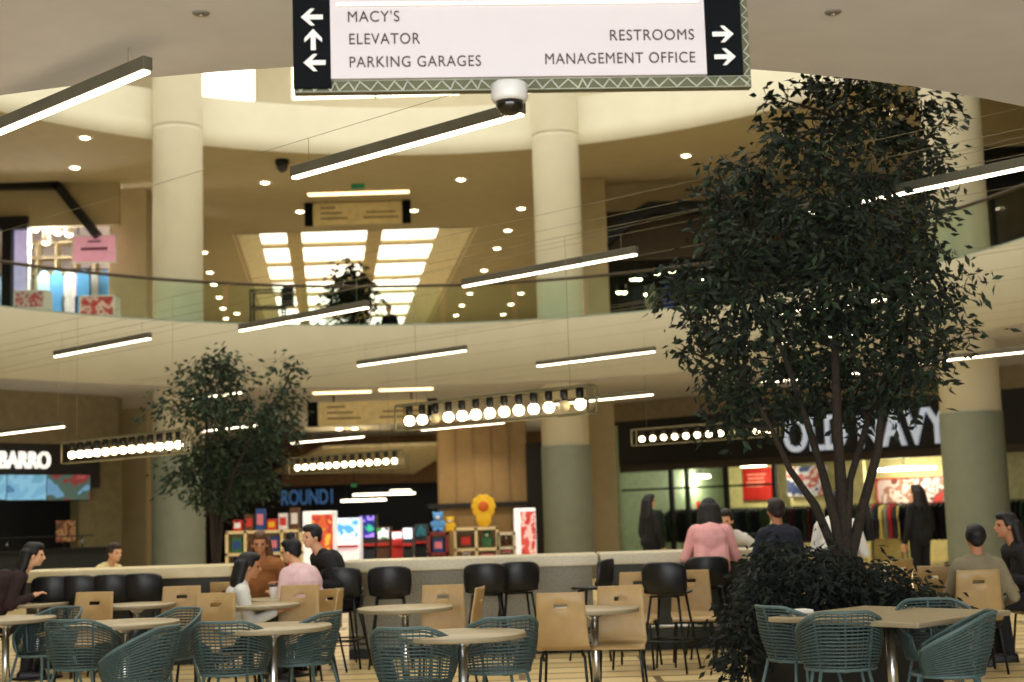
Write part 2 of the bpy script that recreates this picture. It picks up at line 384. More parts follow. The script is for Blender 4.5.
# ------------------------------------------------------------------ near directory sign
yaw = math.radians(3.6)
L_ = P(294, 92, 6.42); R_ = P(752, 88, 6.55)
Wd = (R_-L_).length
sg = thing('directory_sign', 'white hanging directory sign with black arrow ends in front of the near soffit', 'sign', ((L_.x+R_.x)/2, (L_.y+R_.y)/2, (L_.z+R_.z)/2+.5*6.5/F), math.atan2(R_.y-L_.y, R_.x-L_.x))
ppm = Wd/458.0
def sx(px): return (px-523)*ppm
bt = 12*ppm; Hs = 100*ppm
MB().box((0, .035, Hs/2), (Wd, .05, Hs)).build('backing_box', mat('olive_backing', (92, 92, 66), .6), sg)
lat = MB(); rnd = random.Random(3)
x = -Wd/2+.004; top = True; pp = None
while x < Wd/2-.01:
    q = Vector((x, .002, bt-.008 if top else .006))
    if pp: lat.tube([pp, q], .0036, 5)
    pp = q; x += rnd.uniform(.018, .05); top = not top
pp = None; z = .004; top = True
while z < Hs:
    q = Vector((sx(745) if top else sx(751), .002, z))
    if pp: lat.tube([pp, q], .0026, 5)
    pp = q; z += rnd.uniform(.018, .04); top = not top
for z in (.003, bt-.003): lat.tube([(-Wd/2, .002, z), (Wd/2, .002, z)], .002, 5)
lat.build('lattice', mat('pale_lattice', (190, 192, 176), .5), sg)
MB().box(((sx(331)+sx(706))/2, -.012, bt+(Hs-bt)/2), (sx(706)-sx(331), .024, Hs-bt)).build('face_panel', mat('sign_white', (204, 196, 198), .5, var=.01), sg)
MB().box(((sx(331)+sx(706))/2, -.03, bt+75*ppm), (sx(704)-sx(340), .02, 4*ppm)).build('highlight_strip', mat('sign_highlight', (255, 252, 246), .3, var=0), sg)  # white bar standing in for the bright reflection along the sign top
ink = mat('brown_ink', (74, 52, 44), .6)
MB().box(((sx(294)+sx(331))/2, -.012, bt/2+Hs/2-.03), (sx(331)-sx(294), .022, Hs-bt+bt*.4)).build('arrow_panel', mat('sign_black', (8, 12, 15), .7, spec=.1), sg)
MB().box(((sx(706)+sx(743))/2, -.012, bt+(Hs-bt)/2), (sx(743)-sx(706), .022, Hs-bt)).build('arrow_panel', MATS['sign_black'], sg)
def arrow(cx, cz, ang):
    t = .0165; pts = []
    mb = MB(); S = 10.8*ppm
    def fn(x, y, h): c, s_ = math.cos(ang), math.sin(ang); return Vector((cx+x*c-y*s_, -.022-h, cz+x*s_+y*c))
    a = S*.09
    mb.prism([(-S, -S*.22), (S*.5, -S*.22), (S*.5, S*.22), (-S, S*.22)], .004, fn)
    mb.prism([(S*1.0, 0), (S*.12, S*.8), (-.25*S, S*.8), (S*.45, 0), (-.25*S, -S*.8), (S*.12, -S*.8)], .0045, fn)
    mb.build('arrow', white, sg)
zr = [bt+63.2*ppm, bt+40.2*ppm, bt+16.6*ppm]
for (px, zz, a) in ((313, zr[0], PI), (314, zr[1], PI/2), (315, zr[2], PI), (724, zr[1]+1*ppm, 0), (725, zr[2]+1*ppm, 0)): arrow(sx(px), zz, a)
TM = Matrix.Rotation(PI/2, 4, 'X')
for txt, px, k, al in (("MACY'S", 347.5, 0, 'LEFT'), ('ELEVATOR', 348.5, 1, 'LEFT'), ('PARKING GARAGES', 348.5, 2, 'LEFT'), ('RESTROOMS', 695, 1, 'RIGHT'), ('MANAGEMENT OFFICE', 695, 2, 'RIGHT')):
    wpx = {"MACY'S": 51, 'ELEVATOR': 70, 'PARKING GARAGES': 130, 'RESTROOMS': 85, 'MANAGEMENT OFFICE': 151}[txt]
    me = textmesh(txt, 11*ppm, align=al, space=1.1); wv = max(v.co.x for v in me.vertices)-min(v.co.x for v in me.vertices)
    lettering('lettering', txt, 11*ppm, ink, Matrix.Translation((sx(px), -.0265, zr[k]-5.5*ppm+(1*ppm if al == 'RIGHT' else 0))) @ TM, sg, align=al, xs=wpx*ppm/wv, space=1.1, bold=.0)
for x in (sx(380), sx(660)): 
    r = MB(); r.tube([(x, .035, Hs), (x, .035, Z1-sg.location.z)], .012, 8); r.build('hanger_rod', steel, sg)
# dome camera below it
p = P(509, 83, 6.32)
dc = thing('dome_camera', 'white security dome camera with black lens under the directory sign', 'camera', (p.x, p.y, p.z))
MB().lathe([(.07, 0), (.083, -.01), (.084, -.075), (.072, -.09), (.066, -.09)], 28).build('housing', mat('grey_white_plastic', (206, 204, 200), .4), dc)
MB().lathe([(.064, -.088), (.062, -.11), (.05, -.135), (.03, -.148), (.002, -.153)], 28).build('dome', mat('black_gloss', (8, 8, 9), .06, spec=.8), dc)
MB().box((0, .13, -.02), (.05, .16, .03)).build('bracket', MATS['grey_white_plastic'], dc)
p = Pz(282, 160, ZC)
dc = thing('dome_camera', 'small black dome camera on the upper ceiling left of the slanted light', 'camera', p)
MB().lathe([(.16, 0), (.17, -.05), (.15, -.12)], 20).build('housing', dkmetal, dc); MB().lathe([(.15, -.1), (.13, -.2), (.08, -.27), (.01, -.3)], 20).build('dome', MATS['black_gloss'], dc)

# small hanging signs farther off
def far_sign(x0, x1, yt, yb_, Y, ztop, label, rows):
    a = P(x0, yb_, Y); b = P(x1, yb_, Y); h = P(x0, yt, Y).z-a.z; wv = b.x-a.x
    t = thing('hanging_sign', label, 'sign', ((a.x+b.x)/2, Y, (a.z+b.z)/2))
    MB().box((0, 0, h/2), (wv*.84, .12, h)).build('face_panel', mat('sign_cream', (214, 196, 142), .5), t)
    for s_ in (-1, 1): MB().box((s_*wv*.46, 0, h/2), (wv*.08, .13, h*1.06)).build('arrow_panel', MATS['sign_black'], t)
    l = MB()
    for k in range(3):
        l.box((-wv*.28+wv*.03*k, -.064, h*(.78-.25*k)), (wv*(.14+.06*k), .006, h*.06))
        if k: l.box((wv*.22, -.064, h*(.78-.25*k)), (wv*(.22+.06*k), .006, h*.06))
    l.build('lettering', ink, t)
    for s_ in (-.3, .3): r = MB(); r.tube([(s_*wv, 0, h), (s_*wv, 0, ztop-t.location.z)], .02, 6); r.build('hanger_rod', dkmetal, t)
far_sign(305, 411, 203, 224, 37.0, ZC, 'cream hanging sign on the upper walkway above the skylight', 3)
far_sign(308, 438, 401, 424, 32.5, Z1, 'cream hanging sign below the soffit behind the bulb light bar', 3)
for px, py, Y, zt, sc, lab in ((358, 184, 35.0, ZC, 1.0, 'small green exit sign hanging above the upper cream sign'), (354, 485, 47.0, Z1, .55, 'tiny green exit sign over the arcade entrance')):
    p = P(px, py, Y); t = thing('exit_sign', lab, 'sign', p)
    MB().box((0, 0, 0), (.34*sc, .06, .24*sc)).build('housing', mat('exit_green', (30, 110, 66), .4, emit=.25), t)
    MB().box((0, 0, .14*sc), (.44*sc, .09, .05)).build('bracket', dkmetal, t)
    r = MB(); r.tube([(0, 0, .12*sc), (0, 0, zt-p.z)], .012, 6); r.build('hanger_rod', dkmetal, t)

# ------------------------------------------------------------------ linear LED pendants
DV = Vector((-.728, .685, 0)); LL = 2.6
def solve(x1, y1, x2, y2, L):
    def tt(x, y): d = ray(x, y); return d.x/d.y, d.z/d.y
    tA, _ = tt(x1, y1); tB, _ = tt(x2, y2)
    return L*(.728+.685*tA)/(tB-tA)
def in_ell(p, a=10.2, b=11.2): return ((p.x-CX)/a)**2+((p.y-CY)/b)**2
def span(mid, DV, label):
    a_, b_ = 10.2, 11.2; dx, dy = DV.x/a_, DV.y/b_; ex, ey = (mid.x-CX)/a_, (mid.y-CY)/b_
    qa = dx*dx+dy*dy; qb = 2*(dx*ex+dy*ey); qc = ex*ex+ey*ey-1; D = math.sqrt(qb*qb-4*qa*qc)
    k0, k1 = (-qb-D)/2/qa, (-qb+D)/2/qa
    p0, p1 = mid+DV*(k0-.5), mid+DV*(k1+.5); p0.z = p1.z = 4.385
    c = MB(); c.tube([p0, (p0+p1)/2, p1], .0022, 5)
    o = c.build('suspension_cable', MATS['grey_cable']); w_ = label.split()
    tag(o, 'taut cable carrying the '+' '.join(w_[:12]), 'cable', 'taut cables across the atrium')
def pendant(x1, y1, x2, y2, label, L=LL, YB=None, zfix=None, cable=False):
    if zfix: B = Pz(x2, y2, zfix)
    elif YB: B = P(x2, y2, YB)
    else: B = P(x2, y2, solve(x1, y1, x2, y2, L))
    if zfix and not YB:
        # true length from the far end
        A0 = Pz(x1, y1, zfix); L = (A0-B).length
    zt = Z1-.03
    B.z = min(B.z, 4.2)
    A = A0 if zfix else B+DV*L; A.z = B.z; mid = (A+B)/2
    t = thing('linear_light', label, 'light', mid, math.atan2((A-B).y, (A-B).x), 'slim linear pendant lights')
    MB().box((0, 0, .055), (L, .066, .08)).build('housing', mat('grey_housing', (92, 88, 72), .6, .1), t, .006)
    MB().box((0, 0, .006), (L-.02, .05, .024)).build('diffuser', led, t, .008)
    for s_ in (-.42, .42):
        q = mid+DV*(s_*L); ztop = 4.385 if in_ell(mid) < .97 else Z1
        r = MB(); r.tube([(s_*L, 0, .085), (s_*L, 0, ztop-mid.z)], .0028, 5); r.build('suspension_wire', mat('grey_cable', (140, 128, 96), .6, .0), t)
    print('pend', label[:40], [round(q, 2) for q in A], [round(q, 2) for q in B], round(L, 2))
    if in_ell(mid) < .97: span(mid, (A-B).normalized(), label.replace('slim ', '', 1))
pendant(-60, 158, 148, 72, 'slim linear light at the top left corner, its end near the soffit', zfix=4.1)
pendant(293, 179, 523, 115, 'slim linear light ending under the dome camera', zfix=4.1, cable=True)
pendant(463, 288, 637, 255, 'slim linear light crossing the middle round column at railing height', cable=True)
pendant(799, 216, 1081, 157, 'slim linear light running behind the tree to the right edge', zfix=4.12, cable=True)
pendant(240, 326, 368, 308, 'slim linear light in front of the potted tree of the upper walkway')
pendant(55, 350, 150, 339, 'slim linear light in front of the balcony edge below the upper left shop', cable=True)
pendant(358, 364, 466, 351, 'slim linear light in front of the balcony edge left of the middle column')
pendant(537, 364, 655, 352, 'slim linear light in front of the balcony edge right of the middle column')
pendant(0, 436, 64, 427, 'slim linear light above the white shop lettering at the left', YB=25.0, L=2.6)
pendant(198, 399, 241, 393, 'slim linear light behind the crown of the small left tree', YB=27, L=1.6)
pendant(205, 433, 265, 425, 'slim linear light low behind the small left tree', YB=26, L=2.2)
pendant(300, 444, 364, 437, 'slim linear light under the soffit left of the bulb light bar', YB=31.5)
pendant(429, 431, 504, 423, 'slim linear light just below the large bulb light bar', YB=30.5)
pendant(575, 403, 653, 395, 'slim linear light emerging right of the large bulb light bar', YB=28.0)
pendant(762, 384, 873, 372, 'lowest slim linear light behind the large tree')
pendant(764, 308, 930, 282, 'slim linear light in the middle of the large tree crown')
pendant(745, 345, 880, 323, 'slim linear light behind the lower crown of the large tree')
pendant(1008, 356, 1060, 349, 'slim linear light at the right edge beyond the thick column', YB=21.5)
for x1, y1, x2, y2, Y, L, lab in ((341, 501, 386, 499, 43, 1.5, 'lowest'), (353, 495, 415, 492, 45, 1.9, 'middle'), (390, 491, 411, 489, 46, .9, 'topmost')):
    a = P(x1, y1, Y); b = P(x2, y2, Y); t = thing('corridor_light', lab+' short bright bar light before the dark arcade entrance', 'light', ((a.x+b.x)/2, Y, a.z), 0, 'arcade entrance lights')
    MB().box((0, 0, 0), (b.x-a.x, .08, .06)).build('diffuser', MATS['warm_strip'] if 'warm_strip' in MATS else led, t, .01); MB().box((0, 0, .07), (b.x-a.x, .1, .05)).build('housing', dkmetal, t)
    for s_ in (-.4, .4): r = MB(); r.tube([(s_*(b.x-a.x), 0, .09), (s_*(b.x-a.x), 0, Z1-a.z)], .006, 5); r.build('suspension_wire', dkmetal, t)
for x1, x2, y, z, lab in ((313, 371, 391, Z1, 'left recessed strip light at the lower soffit edge above the cream sign'), (379, 433, 388, Z1, 'right recessed strip light at the lower soffit edge above the cream sign'), (307, 410, 192, ZC, 'recessed strip light in the upper ceiling above the cream sign')):
    p = Pz((x1+x2)/2, y, z); wv = (x2-x1)/F*p.y
    t = thing('strip_light', lab, 'light', (p.x, p.y, z), 0)
    MB().box((0, 0, -.03), (wv, .2, .05)).build('diffuser', mat('warm_strip', (255, 226, 170), .5, emit=3, var=0), t, .01); MB().box((0, 0, -.008), (wv+.08, .28, .014)).build('housing', tan, t)

# ------------------------------------------------------------------ bulb light bars
def bulb_bar(x1, y1, x2, y2, L, n, off, label, bs=1):
    B = P(x2, y2, solve(x1, y1, x2, y2, L)); A = B+DV*L; A2 = P(x1, y1, A.y); zc = (A2.z+B.z)/2
    print('bar', label[:30], B, zc)
    mid = (A+B)/2; hh = .14
    t = thing('bulb_light_bar', label, 'light', (mid.x, mid.y, zc), math.atan2(-DV.y, -DV.x), 'bulb light bars over the counters')
    k = MB()
    for sy in (-1, 1):
        for z in (-hh, hh): k.box((0, sy*.07, z), (L, .018, .018))
        for sx_ in (-1, 1): k.box((sx_*L/2, sy*.07, 0), (.02, .02, hh*2))
    for sx_ in (-1, 1):
        for z in (-hh, hh): k.box((sx_*L/2, 0, z), (.018, .14, .018))
    k.box((0, 0, hh+.01), (L, .15, .02)); k.build('frame', mat('bronze_frame', (110, 104, 78), .5, .2), t)
    g = MB()
    for sy in (-1, 1): g.add([(-L/2, sy*.071, -hh), (L/2, sy*.071, -hh), (L/2, sy*.071, hh), (-L/2, sy*.071, hh)], [(0, 1, 2, 3)])
    g.build('acrylic_sides', clear, t)
    for i in range(n):
        x = -L/2+L*(i+.75)/(n+.5)
        s_ = MB(); s_.lathe([(.03, hh), (.042, hh-.01), (.042, hh-.09), (.03, hh-.125)], 12, (x, 0, 0)); so = s_.build('socket', blackpl, t)
        b = MB(); b.lathe([(r_*bs, z_*bs+.02) for r_, z_ in ((.022, .0), (.045, -.012), (.062, -.036), (.069, -.062), (.066, -.088), (.052, -.112), (.03, -.126), (.005, -.131))], 14, (x, 0, 0)); b.build('bulb', bulboff if i in off else bulbm, so)
    for s_ in (-.4, .4): r = MB(); r.tube([(s_*L, 0, hh), (s_*L, 0, Z1-zc if in_ell(mid) > .97 else 4.385-zc)], .003, 6); r.build('hanger_rod', MATS['grey_cable'], t)
    c = MB()
    if in_ell(mid) < .97:
        span(mid, DV, label)
bulb_bar(400, 419, 592, 399, 2.95, 13, (2, 11), 'large bulb light bar in front of the middle round column', .9)
bulb_bar(292, 467, 401, 458, 2.95, 13, (), 'bulb light bar before the pale ceiling cove in the centre', .78)
bulb_bar(66, 453, 186, 442, 2.95, 13, (), 'bulb light bar at the left beside the white shop lettering', .78)
bulb_bar(634, 440, 778, 425, 3.1, 12, (8,), 'bulb light bar right of the middle column, half hidden by the large tree', .78)

# ------------------------------------------------------------------ lower level shops: right clothing shop
e = Vector((-.728, .685, 0)); nrm = Vector((.685, .728, 0)); F0 = Vector((8, 33, 0))
def onf(px, py, off=0): return Pl(px, py, F0+nrm*off, nrm)
RZ = math.atan2(-e.y, -e.x)       # local x runs to the right along the facade
fx = -e
def fbox(mb, px0, px1, z0, z1, off, th):
    a = onf(px0, 450, off); b = onf(px1, 450, off); c = (a+b)/2
    mb.box((c.x+nrm.x*th/2, c.y+nrm.y*th/2, (z0+z1)/2), ((b-a).xy.length, th, z1-z0), RZ)
band = MB(); fbox(band, 612, 1130, 2.62, 3.8, 0, .3); struct('wall_shop_right', band, black, 'black sign band over the clothing shop at the right')
band = MB(); fbox(band, 600, 1140, 3.8, Z1, -.02, .3); struct('trim_10', band, mat('bulkhead_paint', (128, 114, 84), .8), 'tan bulkhead above the black sign band at the right')
soff = MB(); fbox(soff, 612, 1130, 2.45, 2.62, .05, .25); struct('trim_3', soff, mat('bronze_trim', (58, 48, 34), .5), 'bronze strip under the black sign band')
a = onf(785, 452); b = onf(935, 443)
ps = thing('shop_lettering', 'white illuminated lettering on the black band behind the large tree', 'sign', (a.x-nrm.x*.05, a.y-nrm.y*.05, a.z), RZ)
wv = (b-a).xy.length; me = textmesh('OLD NAVY', .74); wt = max(v.co.x for v in me.vertices)-min(v.co.x for v in me.vertices)
lettering('lettering', 'OLD NAVY', .8, mat('sign_glow_white', (214, 224, 240), .5, emit=.36, var=0), TM, ps, xs=wv/wt, depth=.08, bold=.012)
# shop interior
inn = MB(); fbox(inn, 560, 1180, 0, 3.7, 7.0, .1); struct('wall_shop_back', inn, mat('shop_wall', (226, 216, 160), .7), 'pale yellow back wall inside the clothing shop')
sd = MB(); p = onf(617, 470, 0); q = p+nrm*7; c = (p+q)/2; sd.box((c.x, c.y, 1.85), (7, .15, 3.7), RZ+PI/2); struct('wall_shop_side', sd, mat('shop_green_wall', (158, 176, 142), .7), 'pale green side wall inside the clothing shop')
cl = MB(); a = onf(560, 450, .3); b = onf(1180, 450, .3); cl.add([(a.x, a.y, 3.3), (b.x, b.y, 3.3), (b.x+nrm.x*7, b.y+nrm.y*7, 3.3), (a.x+nrm.x*7, a.y+nrm.y*7, 3.3)], [(0, 1, 2, 3)]); struct('ceiling_shop', cl, mat('shop_ceiling', (64, 66, 58), .8), 'dark ceiling inside the clothing shop')
# glass front with mullions
k = 0
for x0, x1 in ((617, 672), (672, 688), (688, 727), (727, 776)):
    k += 1; g = MB(); a = onf(x0, 500, .15); b = onf(x1, 500, .15); g.add([(a.x, a.y, 0.1), (b.x, b.y, .1), (b.x, b.y, 2.45), (a.x, a.y, 2.45)], [(0, 1, 2, 3)])
    o = struct('window_%d' % (3+k), g, shopglass, 'glass pane of the clothing shop front'); fr = MB()
    for q in (a, b): fr.box((q.x, q.y, 1.27), (.09, .12, 2.4), RZ)
    c = (a+b)/2; fr.box((c.x, c.y, .08), ((b-a).xy.length, .12, .12), RZ); fr.box((c.x, c.y, 1.98), ((b-a).xy.length, .1, .05), RZ)
    fr.build('window_frame', mat('green_black_frame', (34, 42, 36), .5), o)
def fposter(px0, py0, px1, py1, off, material, label, cat='poster', name='poster', th=.04, frame=None):
    a = onf(px0, py1, off); b = onf(px1, py0, off); c = (a+b)/2; zt = onf((px0+px1)/2, py0, off).z; zb = onf((px0+px1)/2, py1, off).z
    t = thing(name, label, cat, (c.x, c.y, zb), RZ); wv = (b-a).xy.length
    MB().box((0, 0, (zt-zb)/2), (wv, th, zt-zb)).build('print', material, t)
    if frame:
        fr = MB()
        for z in (0, zt-zb): fr.box((0, 0, z), (wv+.04, th+.02, .04))
        for x in (-wv/2, wv/2): fr.box((x, 0, (zt-zb)/2), (.04, th+.02, zt-zb))
        fr.build('frame', frame, t)
    return t, wv, zt-zb
def partition(px0, px1, z1, off, material, label, z0=0):
    mb = MB(); fbox(mb, px0, px1, z0, z1, off, .12); return struct('wall_partition', mb, material, label)
pale = mat('pale_partition', (230, 216, 150), .7, emit=0)
partition(724, 772, 2.55, 2.6, pale, 'pale yellow partition behind the shop glass with a red sign on it')
partition(834, 862, 2.7, 2.2, pale, 'narrow pale yellow partition behind the tree trunks')
partition(866, 948, 2.55, 3.2, pale, 'wide pale partition carrying the large red picture')
partition(788, 832, 1.75, 2.2, pale, 'low pale plinth wall under the blue picture')
t, wv, h = fposter(744, 468, 771, 500, 2.5, redm, 'red sale sign hanging on the pale partition left of the tree trunks', 'sign', 'sale_sign')
l = MB(); [l.box((-.02*k, -.03, h*(.8-.12*k)), (wv*(.66-.1*(k % 2)), .01, h*.05)) for k in range(4)]; l.build('lettering', mat('sign_pale', (240, 150, 130), .5), t)
t, wv, h = fposter(675, 502, 700, 516, 3.4, redm, 'small red sale sign behind the shop glass beside the pink shirt', 'sign', 'sale_sign')
l = MB(); [l.box((0, -.03, h*(.68-.3*k)), (wv*.5, .01, h*.12)) for k in range(2)]; l.build('lettering', MATS['sign_pale'], t)
fposter(878, 478, 946, 504, 3.1, pic('red_white_picture', [(176, 40, 34), (232, 214, 206), (170, 120, 100), (226, 200, 196), (120, 70, 60), (196, 48, 40)], 2.2), 'large red and white picture on the pale partition beside the thick column', frame=redm)
fposter(788, 466, 826, 496, 2.1, pic('blue_picture', [(28, 44, 96), (44, 62, 120), (230, 226, 224), (196, 90, 80), (226, 200, 180), (40, 50, 90)], 2.0), 'blue and white picture between the tree trunks')
# shop lights
for px0, py0, px1, py1, off, lab in ((633, 475, 662, 467, 2.5, 'long tube light behind the shop glass at its left end'), (645, 491, 655, 488, 4.5, 'short bright tube deep in the shop'), (691, 479, 710, 475, 3.4, 'tube light in the shop above the small red sign'),
                          (741, 468, 766, 463, 1.6, 'tube light above the red sign on the pale partition'), (873, 473, 936, 465, 2.4, 'track light above the large red picture')):
    a = onf(px0, py0, off); b = onf(px1, py1, off); wv = (b-a).xy.length; z = min(3.1, (a.z+b.z)/2)
    t = thing('tube_light', lab, 'light', ((a.x+b.x)/2, (a.y+b.y)/2, z), RZ, 'tube lights in the clothing shop')
    MB().box((0, 0, 0), (wv, .09, .07)).build('tube', mat('cool_tube', (255, 252, 226), .5, emit=7, var=0), t, .02); MB().box((0, 0, .06), (wv, .12, .04)).build('housing', white, t)
    r = MB(); r.tube([(0, 0, .06), (0, 0, 3.3-z)], .012, 6); r.build('hanger_rod', dkmetal, t)
    lamp('tube_lamp', 'POINT', (0, -.2, -.15), 95, (1, .95, .72), .25, t)
# garment racks and mannequins
def rack(px, Y, label, cols, n=9):
    p = P(px, 540, Y); t = thing('clothing_rack', label, 'clothing rack', (p.x, p.y, 0), RZ)
    f_ = MB()
    for x in (-.6, .6): f_.tube([(x, 0, 0), (x, 0, 1.42)], .015, 6); f_.box((x, 0, .02), (.05, .5, .04))
    f_.tube([(-.6, 0, 1.42), (.6, 0, 1.42)], .015, 6); f_.build('rail_frame', dkmetal, t)
    for i in range(n):
        x = -.52+1.04*i/(n-1); g = MB(); 
        g.prism([(-.04, 1.40), (.04, 1.40), (.2, 1.33), (.24, 1.05), (.19, 1.02), (.19, .55), (-.19, .55), (-.19, 1.02), (-.24, 1.05), (-.2, 1.33)], .05, lambda a_, b_, h_: Vector((x+h_-.025, a_, b_)))
        g.build('garment', cols[i % len(cols)], t)
dk = [mat('navy_cloth', (24, 30, 40), .9), mat('black_cloth', (15, 16, 17), .9), mat('green_cloth', (38, 60, 46), .9), mat('maroon_cloth', (80, 26, 26), .9)]
lt = [mat('yellow_cloth', (196, 176, 100), .9), mat('grey_cloth', (120, 118, 100), .9), mat('red_cloth', (150, 30, 34), .9)]
rack(668, 39.5, 'rack of dark clothes behind the shop glass left of the pink shirt', dk); rack(885, 36, 'rack of mixed yellow and red clothes under the large red picture', lt+dk[:1]); rack(925, 34, 'rack of black clothes beside the thick column', dk[:2]); rack(730, 37.5, 'rack of green clothes in the shop behind the pink shirt', [dk[2], lt[1], dk[0]])
for px, Y, lab in ((748, 36.2, 'rack of dark clothes under the red sign on the pale partition'), (800, 35.2, 'rack of dark clothes under the blue and white picture'), (850, 34.6, 'rack of dark clothes behind the tree trunks'), (645, 39.0, 'rack of dark clothes at the left end of the shop glass'), (700, 38.2, 'rack of dark clothes below the small red sale sign')): rack(px, Y, lab, dk[:3] if px < 760 else dk)
rack(1016, 33.5, 'rack of dark clothes at the right edge beyond the thick column', dk)

# ------------------------------------------------------------------ lower level: left pizza shop
e2 = Vector((.6, .8, 0)); n2 = Vector((-.8, .6, 0)); G0 = P(30, 470, 29.5)
def ong(px, py, off=0): return Pl(px, py, G0+n2*off, n2)
RZ2 = math.atan2(e2.y, e2.x)
def gbox(mb, px0, px1, z0, z1, off, th):
    a = ong(px0, 470, off); b = ong(px1, 470, off); c = (a+b)/2
    mb.box((c.x+n2.x*th/2, c.y+n2.y*th/2, (z0+z1)/2), ((b-a).xy.length, th, z1-z0), RZ2)
mb = MB(); gbox(mb, -70, 118, 3.22, Z1, -.03, .3); struct('trim_11', mb, MATS['bulkhead_paint'] if 'bulkhead_paint' in MATS else tan, 'tan bulkhead above the dark sign band at the left')
mb = MB(); gbox(mb, -70, 100, 2.3, 3.22, 0, .3); struct('wall_shop_left', mb, mat('dark_band', (30, 26, 20), .6), 'dark sign band of the food shop at the left')
mb = MB(); gbox(mb, -70, 79, 0, 2.3, 1.2, .2); struct('wall_shop_left_inner', mb, black, 'dark recess of the food shop below the menu screens')
mb = MB(); gbox(mb, 79, 122, 0, Z1, .35, .3); struct('wall_beside_shop', mb, mat('olive_tan', (120, 108, 72), .8), 'tan wall strip right of the menu screens')
a = ong(-11.5, 468); b = ong(52.5, 468)
t = thing('shop_lettering', 'white illuminated lettering over the blue menu screens at the left', 'sign', (a.x-n2.x*.06, a.y-n2.y*.06, (a.z+b.z)/2), RZ2)
wv = (b-a).xy.length; me = textmesh('SBARRO', .36); wt = max(v.co.x for v in me.vertices)-min(v.co.x for v in me.vertices)
lettering('lettering', 'SBARRO', .33, mat('sign_glow_warm', (244, 240, 232), .5, emit=.9, var=0), TM, t, xs=wv/wt, depth=.06, bold=.012)
scr = pic('menu_screen', [(70, 110, 150), (104, 156, 186), (120, 170, 196), (96, 150, 176), (130, 176, 200)], 1.5, emit=.75)
scr2 = pic('food_screen', [(96, 140, 176), (100, 144, 178), (70, 90, 80), (120, 50, 50), (150, 70, 70), (110, 130, 160)], 1.3, emit=.6)
for x0, x1, mm, lab in ((-40, 4, scr, 'blue menu screen cut by the left picture edge'), (5, 44, scr, 'pale blue menu screen, middle of the row under the white lettering'), (45, 88, scr2, 'menu screen with food picture, end of the row under the white lettering')):
    a = ong(x0, 488); b = ong(x1, 488); zt = ong((x0+x1)/2, 475).z; zb = ong((x0+x1)/2, 500).z; c = (a+b)/2
    t = thing('menu_screen', lab, 'screen', (c.x-n2.x*.05, c.y-n2.y*.05, zb), RZ2); wv = (b-a).xy.length
    MB().box((0, 0, (zt-zb)/2), (wv, .05, zt-zb)).build('display', mm, t); fr = MB()
    for z in (0, zt-zb): fr.box((0, .02, z), (wv, .07, .03))
    for x in (-wv/2, wv/2): fr.box((x, .02, (zt-zb)/2), (.03, .07, zt-zb))
    fr.build('frame', black, t)
    r = MB(); [r.box((x, .1, zt-zb+.1), (.03, .03, .3)) for x in (-wv*.3, wv*.3)]; r.build('hanger_rod', dkmetal, t)
a = ong(56, 542, -.05); b = ong(75, 542, -.05); h = ong(65, 521, -.05).z-ong(65, 542, -.05).z
t = thing('poster', 'small framed food poster standing below the menu screens', 'poster', ((a.x+b.x)/2, (a.y+b.y)/2, 0), RZ2); wv = (b-a).xy.length
MB().box((0, 0, a.z+h/2), (wv, .03, h)).build('print', pic('food_poster', [(120, 60, 40), (180, 150, 100), (150, 80, 60), (90, 70, 50)], 5), t)
fr = MB(); fr.tube([(0, .03, 0), (0, .03, a.z)], .02, 6); fr.box((0, 0, .02), (.4, .3, .04)); fr.build('stand', dkmetal, t)
# food counter under screens
mb = thing('serving_counter', 'dark serving counter of the food shop below the menu screens', 'counter', tuple(ong(10, 560, -1.6).xy)+(0,), RZ2)
MB().box((0, 0, .5), (4.2, .8, 1.0)).build('cabinet', mat('dark_green_cabinet', (22, 28, 24), .6), mb); MB().box((0, 0, 1.03), (4.4, .9, .06)).build('worktop', dkmetal, mb)
MB().box((0, .1, 1.3), (3.6, .5, .02)).build('sneeze_guard', dkmetal, mb)
for x in (-1.7, 0, 1.7): gp = MB(); gp.tube([(x, .1, 1.06), (x, .1, 1.3)], .02, 6); gp.build('guard_post', steel, mb)

# ------------------------------------------------------------------ far lower end: arcade entrance
wallq('wall_arcade_left', (-16, 50), (-7.2, 50), 0, Z1, darkwall, 'dark wall left of the arcade entrance')
mb = MB(); mb.box((-3.6, 50.1, 3.5), (9.2, .3, 1.75)); struct('wall_arcade_band', mb, mat('dark_brown_band', (112, 80, 46), .7), 'dark brown band above the arcade entrance')
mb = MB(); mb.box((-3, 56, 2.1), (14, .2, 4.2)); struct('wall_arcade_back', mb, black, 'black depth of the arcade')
a = P(280, 505, 49.8); b = P(331, 503, 49.8)
t = thing('shop_lettering', 'blue neon lettering over the dark arcade entrance', 'sign', (a.x, 49.93, a.z))
me = textmesh('ROUND1', .5); wt = max(v.co.x for v in me.vertices)-min(v.co.x for v in me.vertices)
lettering('lettering', 'ROUND1', .5, mat('neon_blue', (70, 116, 170), .5, emit=.35, var=0), TM, t, xs=(b.x-a.x)/wt, depth=.06, bold=.008)
